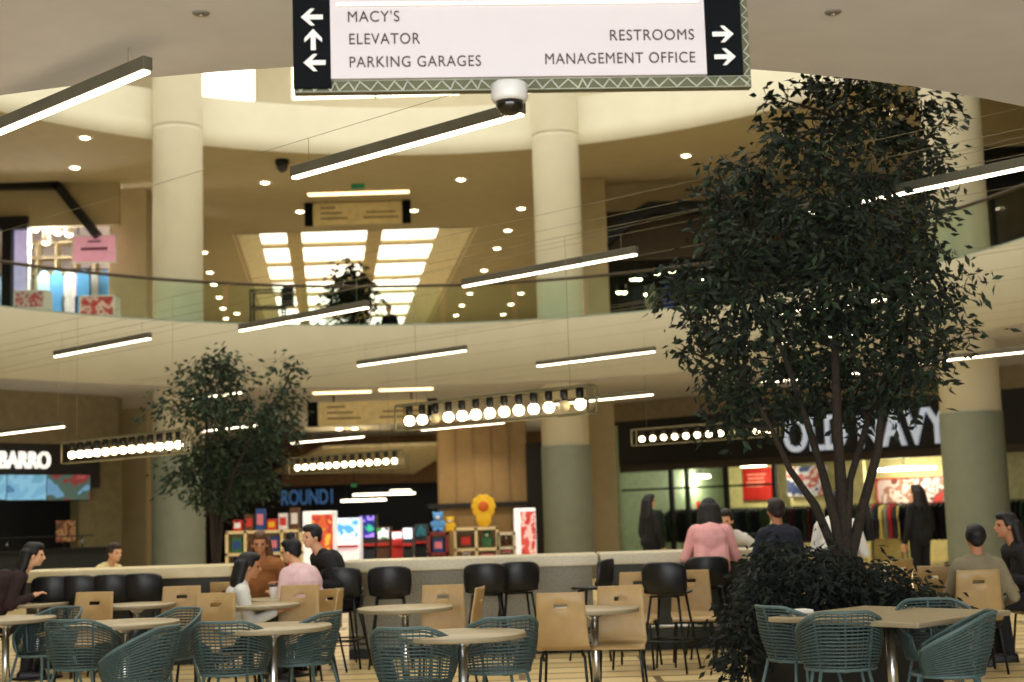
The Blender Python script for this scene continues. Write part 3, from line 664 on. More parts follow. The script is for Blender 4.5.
# brown panelled wall right of it
a = P(438, 480, 43); b = P(527, 480, 43)
mb = MB(); mb.box(((a.x+b.x)/2, 43.1, 2.15), (b.x-a.x, .2, 4.3))
for i in range(6): mb.box((a.x+(b.x-a.x)*i/5, 42.98, 2.15), (.015, .03, 4.3))
struct('wall_brown', mb, brownwall, 'warm brown panelled wall behind the toy shelves')
mb = MB(); mb.box(((a.x+b.x)/2, 42.93, P(480, 505, 43).z), (b.x-a.x+.6, .1, .14)); struct('trim_4', mb, black, 'black line along the brown panelled wall')
c0 = P(527, 500, 42); c1 = P(560, 500, 42)
mb = MB(); mb.box(((c0.x+c1.x)/2, 42, 1.75), (c1.x-c0.x, .3, 3.5)); struct('wall_dark_strip', mb, darkwall, 'dark wall strip left of the middle column')
# pale ceiling cove
q = [P(322, 449, 44), P(462, 444, 44), P(414, 474, 48.5), P(272, 474, 48.5)]
mb = MB(); mb.add(q+[v+Vector((0, .1, .1)) for v in q], [(0, 1, 2, 3), (7, 6, 5, 4), (0, 4, 5, 1), (1, 5, 6, 2), (2, 6, 7, 3), (3, 7, 4, 0)]); struct('trim_5', mb, mat('cove_paint', (222, 210, 172), .7), 'pale sloping ceiling cove before the arcade')
lamp('cove_fill', 'POINT', (-3.5, 41, 3.0), 140, (1, .82, .5), .3)  # added point light without a fitting, brightens the cove

# ------------------------------------------------------------------ upper shops
def upz(px, py, Y): return P(px, py, Y).z
US = 34.0
x0, x1 = P(-60, 270, US).x, P(118, 270, US).x
mb = MB(); mb.box(((x0+x1)/2, US+.1, (8.75+ZC)/2), (x1-x0, .2, ZC-8.75)); struct('wall_upper_left', mb, ceil2m, 'brown wall over the upper left shop')
mb = MB(); mb.box(((x0+x1)/2, US+4, 7.6), (x1-x0+2, .2, 4.2)); struct('wall_upper_left_back', mb, mat('shop_pale_back', (196, 188, 186), .7), 'cream back wall in the upper left shop')
tr = MB(); pts = [P(-60, 186, 33.85), P(57, 185, 33.85), P(96, 234, 33.85)]
for a, b in ((pts[0], pts[1]), (pts[1], pts[2])):
    c = (a+b)/2; d = b-a; tr.box(c, (d.length+.12, .25, .2), 0, Matrix.Rotation(-math.atan2(d.z, d.x), 3, 'Y'))
struct('trim_6', tr, black, 'black bent trim on the ceiling over the upper left shop')
p = P(8, 265, US); mb = MB(); mb.box((p.x, US, (Z2+8.7)/2), (.22, .25, 8.7-Z2)); mb.box((p.x-.6, US, 8.85), (2.2, .25, .3)); struct('trim_7', mb, black, 'black post and lintel of the upper left shop')
def panel_at(name, label, cat, x0, y0, x1, y1, Y, material, th=.08, fr=None, group=None, floorz=None):
    a = P(x0, y1, Y); b = P(x1, y0, Y); t = thing(name, label, cat, ((a.x+b.x)/2, Y, a.z), 0, group)
    MB().box((0, 0, (b.z-a.z)/2), (b.x-a.x, th, b.z-a.z)).build('print' if cat in ('poster', 'sign') else 'front', material, t)
    f_ = MB(); ww, hh = b.x-a.x, b.z-a.z
    for z in (0, hh): f_.box((0, 0, z), (ww+.03, th+.03, .03))
    for x in (-ww/2, ww/2): f_.box((x, 0, hh/2), (.03, th+.03, hh))
    if floorz is not None:
        for x in (-ww*.4, ww*.4): f_.tube([(x, 0, floorz-a.z), (x, 0, 0)], .02, 6)
    f_.build('frame', fr or white, t); return t, ww, hh
panel_at('lightbox', 'tall pale lilac lightbox beside the black post of the upper left shop', 'sign', 14, 227, 29, 292, 34.2, mat('lilac_glow', (196, 186, 226), .5, emit=.5), .2, floorz=Z2)
t, ww, hh = panel_at('banner', 'pink banner with dark script hanging in the upper left shop', 'sign', 73, 235, 116, 263, 34.3, mat('pink_banner', (220, 156, 172), .6, emit=.4), .03)  # emission put into the print to brighten the banner, no lamp
l = MB(); l.box((0, -.03, hh*.5), (ww*.62, .01, hh*.1)); l.box((0, -.03, hh*.78), (ww*.3, .01, hh*.06)); l.build('lettering', mat('plum_ink', (120, 40, 70), .6), t)
r = MB(); [r.tube([(x, 0, hh), (x, 0, ZC-t.location.z)], .012, 5) for x in (-.4, .4)]; r.build('hanger_rod', dkmetal, t)
bl = [mat('sky_blue_cloth', (96, 160, 214), .8, var=.1), mat('pale_blue_cloth', (170, 204, 224), .8), mat('white_cloth', (226, 222, 220), .8)]
def wallrack(px, Y, label, cols, n, w_, zf, hs=1.0):
    p = P(px, 290, Y); t = thing('clothing_rack', label, 'clothing rack', (p.x, Y, zf), 0); f_ = MB()
    for x in (-w_/2, w_/2): f_.tube([(x, 0, 0), (x, 0, 1.9*hs)], .02, 6); f_.box((x, 0, .02), (.05, .5, .04))
    f_.tube([(-w_/2, 0, 1.85*hs), (w_/2, 0, 1.85*hs)], .02, 6); f_.build('rail_frame', dkmetal, t)
    for i in range(n):
        x = -w_/2+w_*(i+.5)/n; g = MB(); ww = w_/n*.46
        g.prism([(-.25*ww, 1.82), (.25*ww, 1.82), (ww, 1.72), (ww*1.05, 1.3), (ww*.8, 1.28), (ww*.85, .55), (-ww*.85, .55), (-ww*.8, 1.28), (-ww*1.05, 1.3), (-ww, 1.72)], .06, lambda a_, b_, h_: Vector((x+a_, -h_, b_*hs)))
        g.build('garment', cols[i % len(cols)], t)
wallrack(64, 35, 'rack of pale blue garments, left one in the upper left shop', [bl[1], bl[0], bl[2], bl[0]], 4, 1.3, Z2, 1.25)
wallrack(99, 35.2, 'rack of sky blue garments under the pink banner', [bl[0], bl[2], bl[0], bl[1]], 4, 1.2, Z2, 1.25)
wallrack(4, 35, 'rack of blue garments left of the black shop post', [bl[0], bl[1]], 3, 1.2, Z2, 1.2)
panel_at('display_bin', 'red and white sale bin at the right of the upper left shop', 'bin', 83, 297, 117, 318, 33.4, pic('red_bin', [(176, 60, 60), (200, 90, 84), (226, 190, 180), (180, 70, 66)], 4, emit=.06), .5, floorz=Z2)
panel_at('display_bin', 'red printed display table below the lilac lightbox', 'bin', 18, 292, 48, 310, 33.0, pic('red_bin2', [(176, 110, 110), (210, 190, 190), (190, 80, 80), (200, 170, 160)], 4, emit=.06), .5, floorz=Z2)
for px, py in ((35, 228), (47, 230), (58, 231), (69, 233), (46, 241), (3, 226)):
    p = P(px, py, 34.6); t = thing('shop_spotlight', 'round spotlight under the lintel of the upper left shop', 'light', p, 0, 'spotlights of the upper left shop')
    MB().lathe([(.02, .22), (.09, .2), (.12, .0), (.1, -.04)], 14).build('housing', white, t); MB().ball((0, 0, -.03), (.1, .1, .07)).build('lens', lens, t)
    r = MB(); r.tube([(0, 0, .2), (0, 0, ZC-p.z)], .012, 5); r.build('hanger_rod', dkmetal, t)
lamp('shop_lamp', 'POINT', (P(60, 240, 35.6).x, 34.6, 8.5), 330, (1, .95, .93), .3)
# shelf behind
p = P(58, 260, 36.4); t = thing('wall_shelf', 'cream shelf unit behind the blue garments in the upper left shop', 'shelf', (p.x, 36.4, Z2)); k_ = MB()
for z in (.05, 1.0, 1.9, 2.45, 2.85, 3.25): k_.box((0, 0, z), (2.0, .4, .06))
for x in (-1.0, -.5, 0, .5, 1.0): k_.box((x, 0, 1.64), (.06, .4, 3.28))
k_.build('shelf_frame', tan, t)
# upper right dark shops
x0, x1 = P(604, 270, 36).x, P(760, 270, 36).x
zb, zt = upz(660, 258, 36), upz(660, 222, 36)
mb = MB(); mb.box(((x0+x1)/2+1, 36.1, (zb+zt)/2+.15), (x1-x0+2, .3, zt-zb+.3)); struct('wall_upper_right', mb, mat('umber_band', (70, 56, 34), .6), 'dark brown band over the upper right shop')
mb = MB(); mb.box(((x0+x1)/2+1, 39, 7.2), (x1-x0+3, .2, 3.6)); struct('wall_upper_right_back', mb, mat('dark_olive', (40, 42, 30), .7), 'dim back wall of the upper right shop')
mb = MB(); mb.box(((x0+x1)/2+1, 36.1, (zt+.3+ZC)/2), (x1-x0+2, .3, ZC-zt-.3)); struct('wall_upper_right_top', mb, ceil2m, 'brown wall above the upper right shop')
tr = MB(); pts = [P(598, 246, 35.7), P(628, 222, 35.6), P(650, 209, 35.5), P(800, 205, 35.5)]
for a, b in zip(pts, pts[1:]):
    c = (a+b)/2; d = b-a; R = Matrix.Rotation(math.atan2(d.y, d.x), 3, 'Z') @ Matrix.Rotation(-math.asin(d.z/d.length), 3, 'Y'); tr.box(c, (d.length+.1, .4, .3), 0, R)
struct('trim_8', tr, black, 'black curved canopy edge of the upper right shop')
for px, lab, cols in ((638, 'rack of dark garments in the upper right shop', [dk[1], dk[0], lt[1]]), (680, 'rack of blue and black garments in the upper right shop', [mat('royal_cloth', (30, 50, 110), .8), dk[1], dk[2]])):
    wallrack(px, 37.3, lab, cols, 3, .95, Z2)
for px, py in ((633, 278), (639, 278), (657, 272), (672, 270), (619, 291), (624, 291), (702, 277), (647, 293)):
    p = P(px, py, 36.8); t = thing('shop_spotlight', 'tiny warm spotlight inside the upper right shop', 'light', p, 0, 'spotlights of the upper right shop')
    MB().lathe([(.02, .2), (.07, .18), (.09, .0), (.08, -.03)], 12).build('housing', dkmetal, t); MB().ball((0, 0, -.02), (.08, .08, .06)).build('lens', lens, t)
    r = MB(); r.tube([(0, 0, .18), (0, 0, ZC-p.z)], .01, 5); r.build('hanger_rod', dkmetal, t)
# far right upper shop
a = P(985, 210, 29); b = P(1100, 210, 29)
mb = MB(); mb.box(((a.x+b.x)/2, 29.1, 7.1), (b.x-a.x, .2, 3.3)); struct('wall_upper_far_right', mb, black, 'black shop front at the far right of the upper walkway')
mb = MB(); mb.box(((a.x+b.x)/2, 29.1, 9.3), (b.x-a.x, .25, 1.1)); struct('wall_upper_far_right_top', mb, ceil2m, 'brown wall above the far right shop front')
mb = MB(); pts = [P(962, 176, 28.7), P(985, 166, 28.7), P(1010, 161, 28.7), P(1090, 156, 28.7)]; mb.tube(pts, .16, 8); struct('trim_9', mb, black, 'black curved edge over the far right shop front')

# ================================================================== trees
def tree(name, label, base, spec, leaf, nl, trunks, seed, mats, cat='tree', d0=None, planter=None):
    """spec: crown clumps (centre offset, radii) in metres about the base; trunks: list of polylines with radii"""
    rnd = random.Random(seed); t = thing(name, label, cat, base)
    tk = MB(); tips = []
    for pts, r0, r1 in trunks:
        n = len(pts); tk.tube(pts, [r0+(r1-r0)*i/(n-1) for i in range(n)], 8); tips += [Vector(p) for p in pts[1:]]
    lf = MB(); lf2 = MB(); tw = MB()
    tot = sum((r[0]*r[1]*r[2])**.67 for _, r in spec)
    for c, r in spec:
        c = Vector(c); near = min(tips, key=lambda q: (q-c).length)
        mid = near.lerp(c, .5)+Vector((rnd.uniform(-.1, .1), rnd.uniform(-.1, .1), rnd.uniform(.0, .15)))*min(r)
        tk.tube([near, mid, c], [.022, .016, .008], 6)
        n = int(nl*(r[0]*r[1]*r[2])**.67/tot); per = 14
        for _ in range(max(1, n//per)):
            while True:
                d = Vector((rnd.gauss(0, 1), rnd.gauss(0, 1), rnd.gauss(0, 1)))
                if d.length > .1: break
            d.normalize(); k = rnd.uniform(.35, 1.0)**.6
            e_ = c+Vector((d.x*r[0], d.y*r[1], d.z*r[2]))*k; s_ = c+Vector((d.x*r[0], d.y*r[1], d.z*r[2]))*k*.35
            e_.z -= .12*min(r)
            if rnd.random() < .35: tw.tube([s_, s_.lerp(e_, .5)+Vector((0, 0, .05)), e_], [.006, .004, .002], 4, cap=False)
            for j in range(per):
                f_ = rnd.uniform(.1, 1.08); o_ = s_.lerp(e_, f_)+Vector((rnd.gauss(0, 1), rnd.gauss(0, 1), rnd.gauss(0, 1)))*leaf*.9
                L = leaf*rnd.uniform(.7, 1.25); a = Vector((d.x+rnd.gauss(0, .7), d.y+rnd.gauss(0, .7), d.z*.3-.6+rnd.gauss(0, .45))).normalized()
                sd = a.cross(Vector((rnd.gauss(0, 1), rnd.gauss(0, 1), rnd.gauss(0, 1)))).normalized()*L*.2; nn = a.cross(sd).normalized()*L*.07
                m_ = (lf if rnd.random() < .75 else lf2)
                m_.add([o_, o_+a*L*.45+sd+nn, o_+a*L, o_+a*L*.45-sd+nn], [(0, 1, 2), (0, 2, 3)])
    o = tk.build('trunk', bark, t); 
    if tw.v: tw.build('twigs', bark, o)
    lf.v or None
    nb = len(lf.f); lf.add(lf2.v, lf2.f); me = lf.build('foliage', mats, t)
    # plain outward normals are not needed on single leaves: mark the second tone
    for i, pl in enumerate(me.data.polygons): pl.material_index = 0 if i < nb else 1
    me['kind'] = 'stuff'
    return t
def pxspec(base, Y, blobs, dep=.8, depj=.0, seed=1):
    rnd = random.Random(seed); out = []; b = Vector(base)
    for px, py, rx, ry in blobs:
        p = P(px, py, Y+rnd.uniform(-depj, depj)); k = Y/F*(.82 if py < 190 else .93); out.append((tuple(p-b), (rx*k, min(1.3, max(rx, ry)*k*dep), ry*k)))
    return out
TY = 12.0
tb = P(842, 560, TY); tb.z = .35
big = [(850, 84, 34, 20), (815, 92, 26, 18), (785, 100, 14, 10), (945, 118, 16, 10), (940, 165, 18, 12), (890, 96, 30, 18), (920, 108, 22, 18), (780, 118, 20, 14), (790, 142, 36, 18), (842, 132, 40, 22), (888, 138, 34, 24), (930, 145, 20, 16), (757, 172, 30, 16), (812, 172, 30, 18), (870, 180, 36, 24), (915, 185, 28, 22),
       (718, 172, 20, 10), (722, 200, 24, 14), (757, 208, 34, 20), (800, 215, 36, 22), (850, 222, 44, 28), (902, 222, 30, 24), (938, 210, 14, 14), (712, 232, 22, 14), (740, 250, 34, 20), (790, 258, 40, 26), (845, 270, 46, 30), (895, 268, 36, 26), (930, 258, 18, 24),
       (690, 272, 20, 12), (672, 292, 16, 10), (705, 292, 28, 16), (745, 300, 36, 22), (800, 312, 44, 26), (860, 318, 42, 28), (910, 312, 32, 24), (945, 300, 22, 16), (962, 280, 16, 9), (705, 330, 28, 14), (742, 345, 34, 18), (795, 360, 40, 22), (850, 366, 40, 24), (905, 358, 34, 22),
       (945, 342, 22, 14), (965, 330, 12, 9), (692, 352, 16, 12), (708, 378, 20, 12), (748, 388, 34, 18), (800, 402, 34, 16), (855, 404, 32, 16), (900, 392, 28, 16), (725, 405, 22, 12), (765, 418, 24, 10), (930, 372, 14, 14), (735, 425, 14, 8)]
trunkpx = [[(842, 560), (835, 520), (822, 470), (800, 400), (775, 330), (750, 250)], [(846, 560), (842, 500), (838, 440), (835, 350), (838, 250), (842, 120)], [(850, 560), (862, 510), (878, 450), (885, 380), (895, 300), (890, 180)],
           [(838, 560), (815, 505), (790, 470), (772, 430), (745, 380)], [(846, 560), (850, 480), (868, 420), (905, 330), (930, 270)]]
trunks = []
rj = random.Random(5)
for k_, pl in enumerate(trunkpx):
    pts = []
    for i, (px, py) in enumerate(pl): q = P(px, py, TY+(0 if i == 0 else (rj.uniform(-.12, .12)*i))); pts.append(q-tb)
    pts = [Vector((pts[0].x*.6, 0, -.1))]+pts
    trunks.append((pts, (.06, .075, .06, .05, .045)[k_], .012))
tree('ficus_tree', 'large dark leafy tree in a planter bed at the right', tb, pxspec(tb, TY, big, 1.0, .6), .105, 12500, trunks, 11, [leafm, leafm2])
# planter and bush
pl = thing('planter', 'low dark planter under the dense bush at the right', 'planter', (tb.x, TY+.1, 0))
MB().lathe([(.72, 0), (.78, .02), (.82, .4), (.84, .44), (.78, .44), (.76, .36)], 36).build('pot', mat('charcoal_pot', (30, 30, 27), .7), pl)
MB().lathe([(.76, .30), (.4, .37), (.05, .38)], 24).build('soil', mat('soil', (26, 20, 14), .95, bump=.5), pl)
bb = Vector((tb.x-.05, TY, .36))
bushpx = [(815, 575, 60, 26), (765, 590, 34, 26), (860, 585, 55, 26), (905, 600, 42, 22), (750, 625, 34, 30), (800, 615, 55, 34), (860, 615, 55, 30), (740, 655, 26, 26), (785, 560, 34, 18), (930, 612, 26, 14)]
tree('bush', 'dense dark bush filling the planter below the large tree', bb, pxspec(bb, TY-.1, bushpx, 1.0, .15, 4), .09, 6500, [([(-.1, 0, -.05), (-.3, 0, .2)], .03, .015), ([(.1, 0, -.05), (.3, .05, .2)], .03, .015), ([(0, 0, -.05), (0, .1, .25)], .03, .015)], 7, [bushm, leafm], 'bush')
# small left tree
SY = 21.0
sb = P(216, 560, SY); sb.z = .3
small = [(222, 362, 26, 18), (205, 375, 34, 16), (238, 376, 20, 14), (190, 398, 30, 20), (168, 408, 22, 12), (215, 410, 36, 24), (290, 372, 16, 18), (280, 400, 26, 24), (250, 415, 36, 26), (205, 445, 40, 26), (262, 445, 36, 24), (190, 475, 36, 24), (235, 475, 44, 26), (215, 498, 34, 18), (262, 480, 26, 22), (275, 425, 28, 22)]
tk = []
for k_, pl_ in enumerate([[(214, 560), (212, 520), (208, 470), (206, 400), (218, 365)], [(218, 560), (222, 515), (235, 470), (262, 420), (288, 380)], [(216, 560), (217, 500), (222, 430), (225, 400)]]):
    pts = [P(px, py, SY+(0 if i == 0 else rj.uniform(-.1, .1)*i))-sb for i, (px, py) in enumerate(pl_)]
    tk.append(([Vector((0, 0, -.1))]+pts, .05, .012))
tree('ficus_tree', 'smaller leafy tree behind the counter at the left', sb, pxspec(sb, SY, small, .8, .4, 3), .115, 5000, tk, 21, [mat('ficus_leaf_dim', (30, 46, 25), .75, var=.5), mat('ficus_leaf_pale', (46, 62, 36), .75, var=.4)])
pl = thing('planter', 'dark planter at the foot of the smaller left tree', 'planter', (sb.x, sb.y, 0))
MB().lathe([(.42, 0), (.46, .02), (.52, .5), (.54, .54), (.49, .54), (.48, .42)], 28).build('pot', MATS['charcoal_pot'], pl); MB().lathe([(.48, .3), (.3, .36), (.05, .37)], 20).build('soil', MATS['soil'], pl)
# potted tree of the upper walkway with kiosk
uy = 38.0
ub = P(352, 320, uy); ub.z = Z2+.5
tree('potted_tree', 'dark potted tree on the upper walkway before the bright skylight', ub, pxspec(ub, uy, [(351, 280, 14, 10), (344, 292, 14, 10), (362, 290, 12, 12), (352, 300, 16, 10), (352, 272, 6, 7), (338, 303, 10, 8), (368, 300, 8, 8)], .9, .2, 9), .24, 900, [([(0, 0, 0), (.05, 0, 1.0), (.1, 0, 2.0)], .07, .03)], 5, [leafm, leafm2])
pl = thing('planter', 'dark wide planter box of the upper walkway potted tree', 'planter', (ub.x, uy, Z2)); MB().lathe([(.6, 0), (.65, .02), (.74, .8), (.77, .86), (.7, .86), (.68, .7)], 24).build('pot', black, pl); MB().lathe([(.69, .5), (.3, .55), (.05, .55)], 20).build('soil', MATS['soil'], pl)
kb = P(352, 320, uy+.9); MBk = thing('bush', 'low dark shrub beside the upper walkway potted tree', 'bush', (kb.x, uy+1.5, Z2))
bpy.data.objects.remove(MBk)
tree('bush', 'low dark shrubs around the upper walkway potted tree', (kb.x, uy+1.6, Z2), [((-.5, 0, 1.35), (.6, .5, .55)), ((.35, 0, 1.4), (.6, .5, .5)), ((.0, .2, 1.1), (.9, .6, .6)), ((0, .1, .6), (.9, .6, .6))], .2, 900, [([(0, 0, 0), (0, 0, .9)], .05, .02)], 8, [bushm, leafm], 'bush')
# standing frame on the upper walkway
p = P(268, 315, 37.5); t = thing('display_stand', 'black metal stand on the upper walkway before the skylight', 'stand', (p.x, 37.5, Z2))
f_ = MB()
for x in (-.42, .42):
    for y in (-.25, .25): f_.tube([(x, y, 0), (x, y, 2.0)], .03, 6)
for z in (.5, 1.55, 2.0):
    for y in (-.25, .25): f_.tube([(-.42, y, z), (.42, y, z)], .025, 6)
    for x in (-.42, .42): f_.tube([(x, -.25, z), (x, .25, z)], .025, 6)
f_.build('frame', black, t); MB().box((.55, 0, 1.85), (.26, .3, .55)).build('screen', black, t); MB().box((0, 0, 1.55), (.84, .5, .03)).build('shelf', black, t)

# ================================================================== tables
def table_proto(rad, kind):
    t = thing('cafe_table', '', 'table')
    MB().lathe([(rad-.02, .705), (rad, .71), (rad, .735), (rad-.004, .74), (.01, .74)], 48).build('tabletop', [edgem, tabletopm], t)
    o = kids(t)[0]
    for pl in o.data.polygons: pl.material_index = 1 if pl.center.z > .7375 else 0
    MB().lathe([(.03, .03), (.03, .66)], 20).build('pole', steel, t); MB().lathe([(.032, .655), (.075, .69), (.08, .707)], 20).build('collar', steel, t)
    MB().lathe([(.24, 0), (.25, .008), (.2, .02), (.05, .035), (.03, .04)], 32).build('base_plate', dkmetal, t)
    return t
def at_table(px, py): # ground point of a table whose top centre shows at px,py
    p = Pz(px, py, .74); return Vector((p.x, p.y, 0))
tp = {}
T = {}
for key, px, py, rad, label in (('a', 125, 622, .42, 'round cafe table second from the left in the front row'), ('b', 273, 626, .42, 'round cafe table in front of the group with the pink shirt'), ('c', 462, 633, .41, 'round cafe table nearest the viewer, before the black stools'),
        ('d', 405, 607, .40, 'round cafe table behind and left of the nearest round table'), ('e', 6, 618, .41, 'round cafe table cut by the left picture edge'), ('f', 137, 604, .36, 'round cafe table in the second row behind the second front table'),
        ('g', 38, 603, .30, 'small round cafe table in the second row at the far left'), ('h', 260, 604, .36, 'round cafe table just before the seated group'), ('i', 594, 608, .35, 'small round cafe table between the two large wooden chairs')):
    g = at_table(px, py); r_ = round(rad, 2)
    if r_ not in tp: o = table_proto(rad, 0); tp[r_] = o; o.location = g; o['label'] = label; o['group'] = 'round cafe tables'
    else: o = dup(tp[r_], label, g, 0, 'round cafe tables')
    T[key] = g
# large square table
g = at_table(889, 613.5); T['sq'] = g
t = thing('dining_table', 'large square table turned cornerwise before the bush at the right', 'table', g, math.radians(43))
MB().box((0, 0, .722), (1.16, 1.16, .036)).build('tabletop', [edgem], t, .012).data.materials.append(tabletopm)
o = kids(t)[0]
for pl_ in o.data.polygons: pl_.material_index = 1 if pl_.normal.z > .9 else 0
MB().lathe([(.034, .03), (.034, .66)], 20).build('pole', steel, t); MB().lathe([(.036, .65), (.12, .69), (.13, .704)], 20).build('collar', dkmetal, t); MB().lathe([(.33, 0), (.34, .01), (.3, .022), (.05, .04), (.036, .045)], 36).build('base_plate', dkmetal, t)
# white phone box / cup on it
# ================================================================== wooden chairs
def wood_chair():
    t = thing('wooden_chair', '', 'chair')
    prof = [(-.245, .885), (-.231, .798), (-.225, .766), (-.212, .70), (-.198, .60), (-.186, .53), (-.168, .485), (-.13, .455), (-.07, .447), (.05, .452), (.14, .457), (.19, .45), (.22, .425)]
    nu = 12; mb = MB(); vs = []
    for y, z in prof:
        wv = .20 - max(0, z-.5)*.05 if z > .5 else .205
        for k in range(nu):
            u = -1+2*k/(nu-1); curve = .018*(u*u) if z > .5 else 0
            vs.append((u*wv, y+curve, z))
    fs = []
    for i in range(len(prof)-1):
        for k in range(nu-1):
            if i == 1 and 4 <= k <= 6: continue   # hand slot
            a = i*nu+k; fs.append((a, a+1, a+nu+1, a+nu))
    mb.add(vs, fs, True); o = mb.build('seat_shell', wood, t)
    sm = o.modifiers.new('s', 'SOLIDIFY'); sm.thickness = .016; sm.offset = 0
    bv = o.modifiers.new('b', 'BEVEL'); bv.width = .004; bv.segments = 1
    for sx_ in (-1, 1):
        for sy, fy in ((-.15, -.24), (.15, .2)):
            l = MB(); l.tube([(sx_*.14, sy, .438), (sx_*.165, sy+(fy-sy)*.2, .40), (sx_*.195, fy, .0)], .011, 8); l.build('leg', dkmetal, t)
    fr_ = MB(); 
    for sx_ in (-1, 1): fr_.tube([(sx_*.14, -.15, .434), (sx_*.14, .15, .434)], .011, 8)
    for y in (-.12, .12): fr_.tube([(-.14, y, .434), (.14, y, .434)], .009, 8)
    fr_.build('seat_frame', dkmetal, t)
    return t
WC = None; WCH = {}
def chair_at(px, ytop, face, label, h=.875, key=None):
    """place by the top of its back; face: direction the sitter looks (radians, 0 = away from the viewer)"""
    global WC
    p = Pz(px, ytop, h); back = Vector((-math.sin(face), math.cos(face), 0)); g = Vector((p.x, p.y, 0))+back*.235
    if WC is None: WC = wood_chair(); WC.location = g; WC.rotation_euler = (0, 0, face); o = WC; o['label'] = label; o['group'] = 'wooden cafe chairs'
    else: o = dup(WC, label, g, face, 'wooden cafe chairs')
    if key: WCH[key] = o
    return o
R = math.radians
chair_at(560, 594, R(-8), 'wooden chair seen from behind, left of the small table, largest of them')
chair_at(620, 587, R(172), 'wooden chair facing the viewer, behind the small round table')
chair_at(690, 571, R(176), 'wooden chair facing the viewer, under the pink shirt')
chair_at(638, 573, R(165), 'wooden chair partly hidden behind the one facing the viewer at the small table')
chair_at(443, 586, R(178), 'wooden chair right of the second-row round table, below the twin black stools')
chair_at(481, 588, R(80), 'wooden chair turned sideways below the left of the twin black stools')
chair_at(300, 586, R(175), 'wooden chair before the pink shirted diner with a hand slot', key='w7')
chair_at(216, 594, R(170), 'wooden chair left of the table at the seated group, lower one of two')
chair_at(226, 583, R(-15), 'wooden chair behind the lower one at the seated group table')
chair_at(182, 587, R(185), 'wooden chair with black hand slot between the left tables')
chair_at(78, 587, R(165), 'wooden chair under the leftmost black stools, the farther of a pair')
chair_at(95, 593, R(172), 'wooden chair under the leftmost black stools, the nearer of a pair')
chair_at(338, 590, R(100), 'wooden chair below the black stool beside the man with dark jacket')
chair_at(978, 571, R(-4), 'wooden chair under the man in the grey shirt at the right', key='p6')
chair_at(903, 560, R(40), 'wooden chair behind the bush, left of a pair near the thick column')
chair_at(932, 567, R(-30), 'wooden chair behind the bush, right of a pair near the thick column')

# ================================================================== teal woven chairs
def teal_chair():
    t = thing('woven_chair', '', 'chair')
    A0_, A1_ = R(-128), R(128)
    def rim(k):   # k 0..1 round the back, -y is the back
        a = A0_+(A1_-A0_)*k; d = abs(a)/R(128)
        z = .80-.22*max(0, (d-.25)/.75)**1.2; r = .282-.01*d
        return Vector((r*math.sin(a), -r*.95*math.cos(a)-.03*(1-d), z))
    def seatp(k):
        a = A0_+(A1_-A0_)*k; return Vector((.225*math.sin(a), -.215*math.cos(a)+.01, .43))
    n = 36
    fr_ = MB(); fr_.tube([rim(i/n) for i in range(n+1)], .012, 7); fr_.tube([seatp(0).lerp(rim(0), f_) for f_ in (0, .5, 1)], .011, 6); fr_.tube([seatp(1).lerp(rim(1), f_) for f_ in (0, .5, 1)], .011, 6)
    fr_.tube([(.225*math.sin(2*PI*i/28), -.215*math.cos(2*PI*i/28)+.01, .43) for i in range(28)], .012, 6, closed=True)
    for k in (1/6, 2/6, .5, 4/6, 5/6): fr_.tube([seatp(k), seatp(k).lerp(rim(k), .5)+Vector((0, -.0, 0)), rim(k)], .0085, 6)
    fr_.build('rim_frame', mat('teal_frame', (74, 94, 92), .55, .05), t)
    wv = MB(); L = 16
    for j in range(1, L):
        f_ = j/L; bul = math.sin(f_*PI)*.018
        wv.tube([(lambda q: q+Vector((q.x, q.y, 0)).normalized()*bul)(seatp(i/n).lerp(rim(i/n), f_)) for i in range(n+1)], .0066, 5)
    for k in range(1, 30): wv.tube([(lambda q: q+Vector((q.x, q.y, 0)).normalized()*math.sin(f_*PI)*.012)(seatp(k/30).lerp(rim(k/30), f_)) for f_ in (0, .3, .6, 1)], .0035, 4)
    o = wv.build('woven_back', teal, t)
    st = MB()
    for j in range(-9, 10):
        x = j*.023; y = .21*math.sqrt(max(0, 1-(x/.222)**2)); st.tube([(x, -y+.01, .432), (x, .01, .418), (x, y+.01, .432)], .0075, 5)
    for j in range(-4, 5):
        y = j*.046; x = .22*math.sqrt(max(0, 1-(y/.212)**2)); st.tube([(-x, y+.01, .432), (0, y+.01, .415), (x, y+.01, .432)], .006, 5)
    st.build('woven_seat', teal, t)
    for sx_ in (-1, 1):
        for sy, fy in ((-.16, -.25), (.17, .25)):
            l = MB(); l.tube([(sx_*.15, sy, .43), (sx_*.23, fy, 0)], .0115, 7); l.build('leg', MATS['teal_frame'], t)
    return t
TC = None
def teal_at(px, ytop, face, label, h=.8):
    global TC
    p = Pz(px, ytop, h); back = Vector((-math.sin(face), math.cos(face), 0)); g = Vector((p.x, p.y, 0))+back*.30
    if TC is None: TC = teal_chair(); TC.location = g; TC.rotation_euler = (0, 0, face); TC['label'] = label; TC['group'] = 'teal woven armchairs'; return TC
    return dup(TC, label, g, face, 'teal woven armchairs')
teal_at(64, 621, R(-12), 'teal woven armchair with its back to the viewer at the far left')
teal_at(177, 626, R(78), 'teal woven armchair right of the second front table, turned left')
teal_at(219, 623, R(-6), 'teal woven armchair with its back to the viewer before the group table')
teal_at(338, 612, R(70), 'teal woven armchair in profile right of the group front table')
teal_at(399, 629, R(-14), 'teal woven armchair at the left of the nearest round table')
teal_at(511, 618, R(20), 'teal woven armchair at the right of the nearest round table')
teal_at(763, 607, R(-62), 'teal woven armchair left of the square table, seen in profile')
teal_at(845, 613, R(-4), 'teal woven armchair with its back to the viewer at the square table')
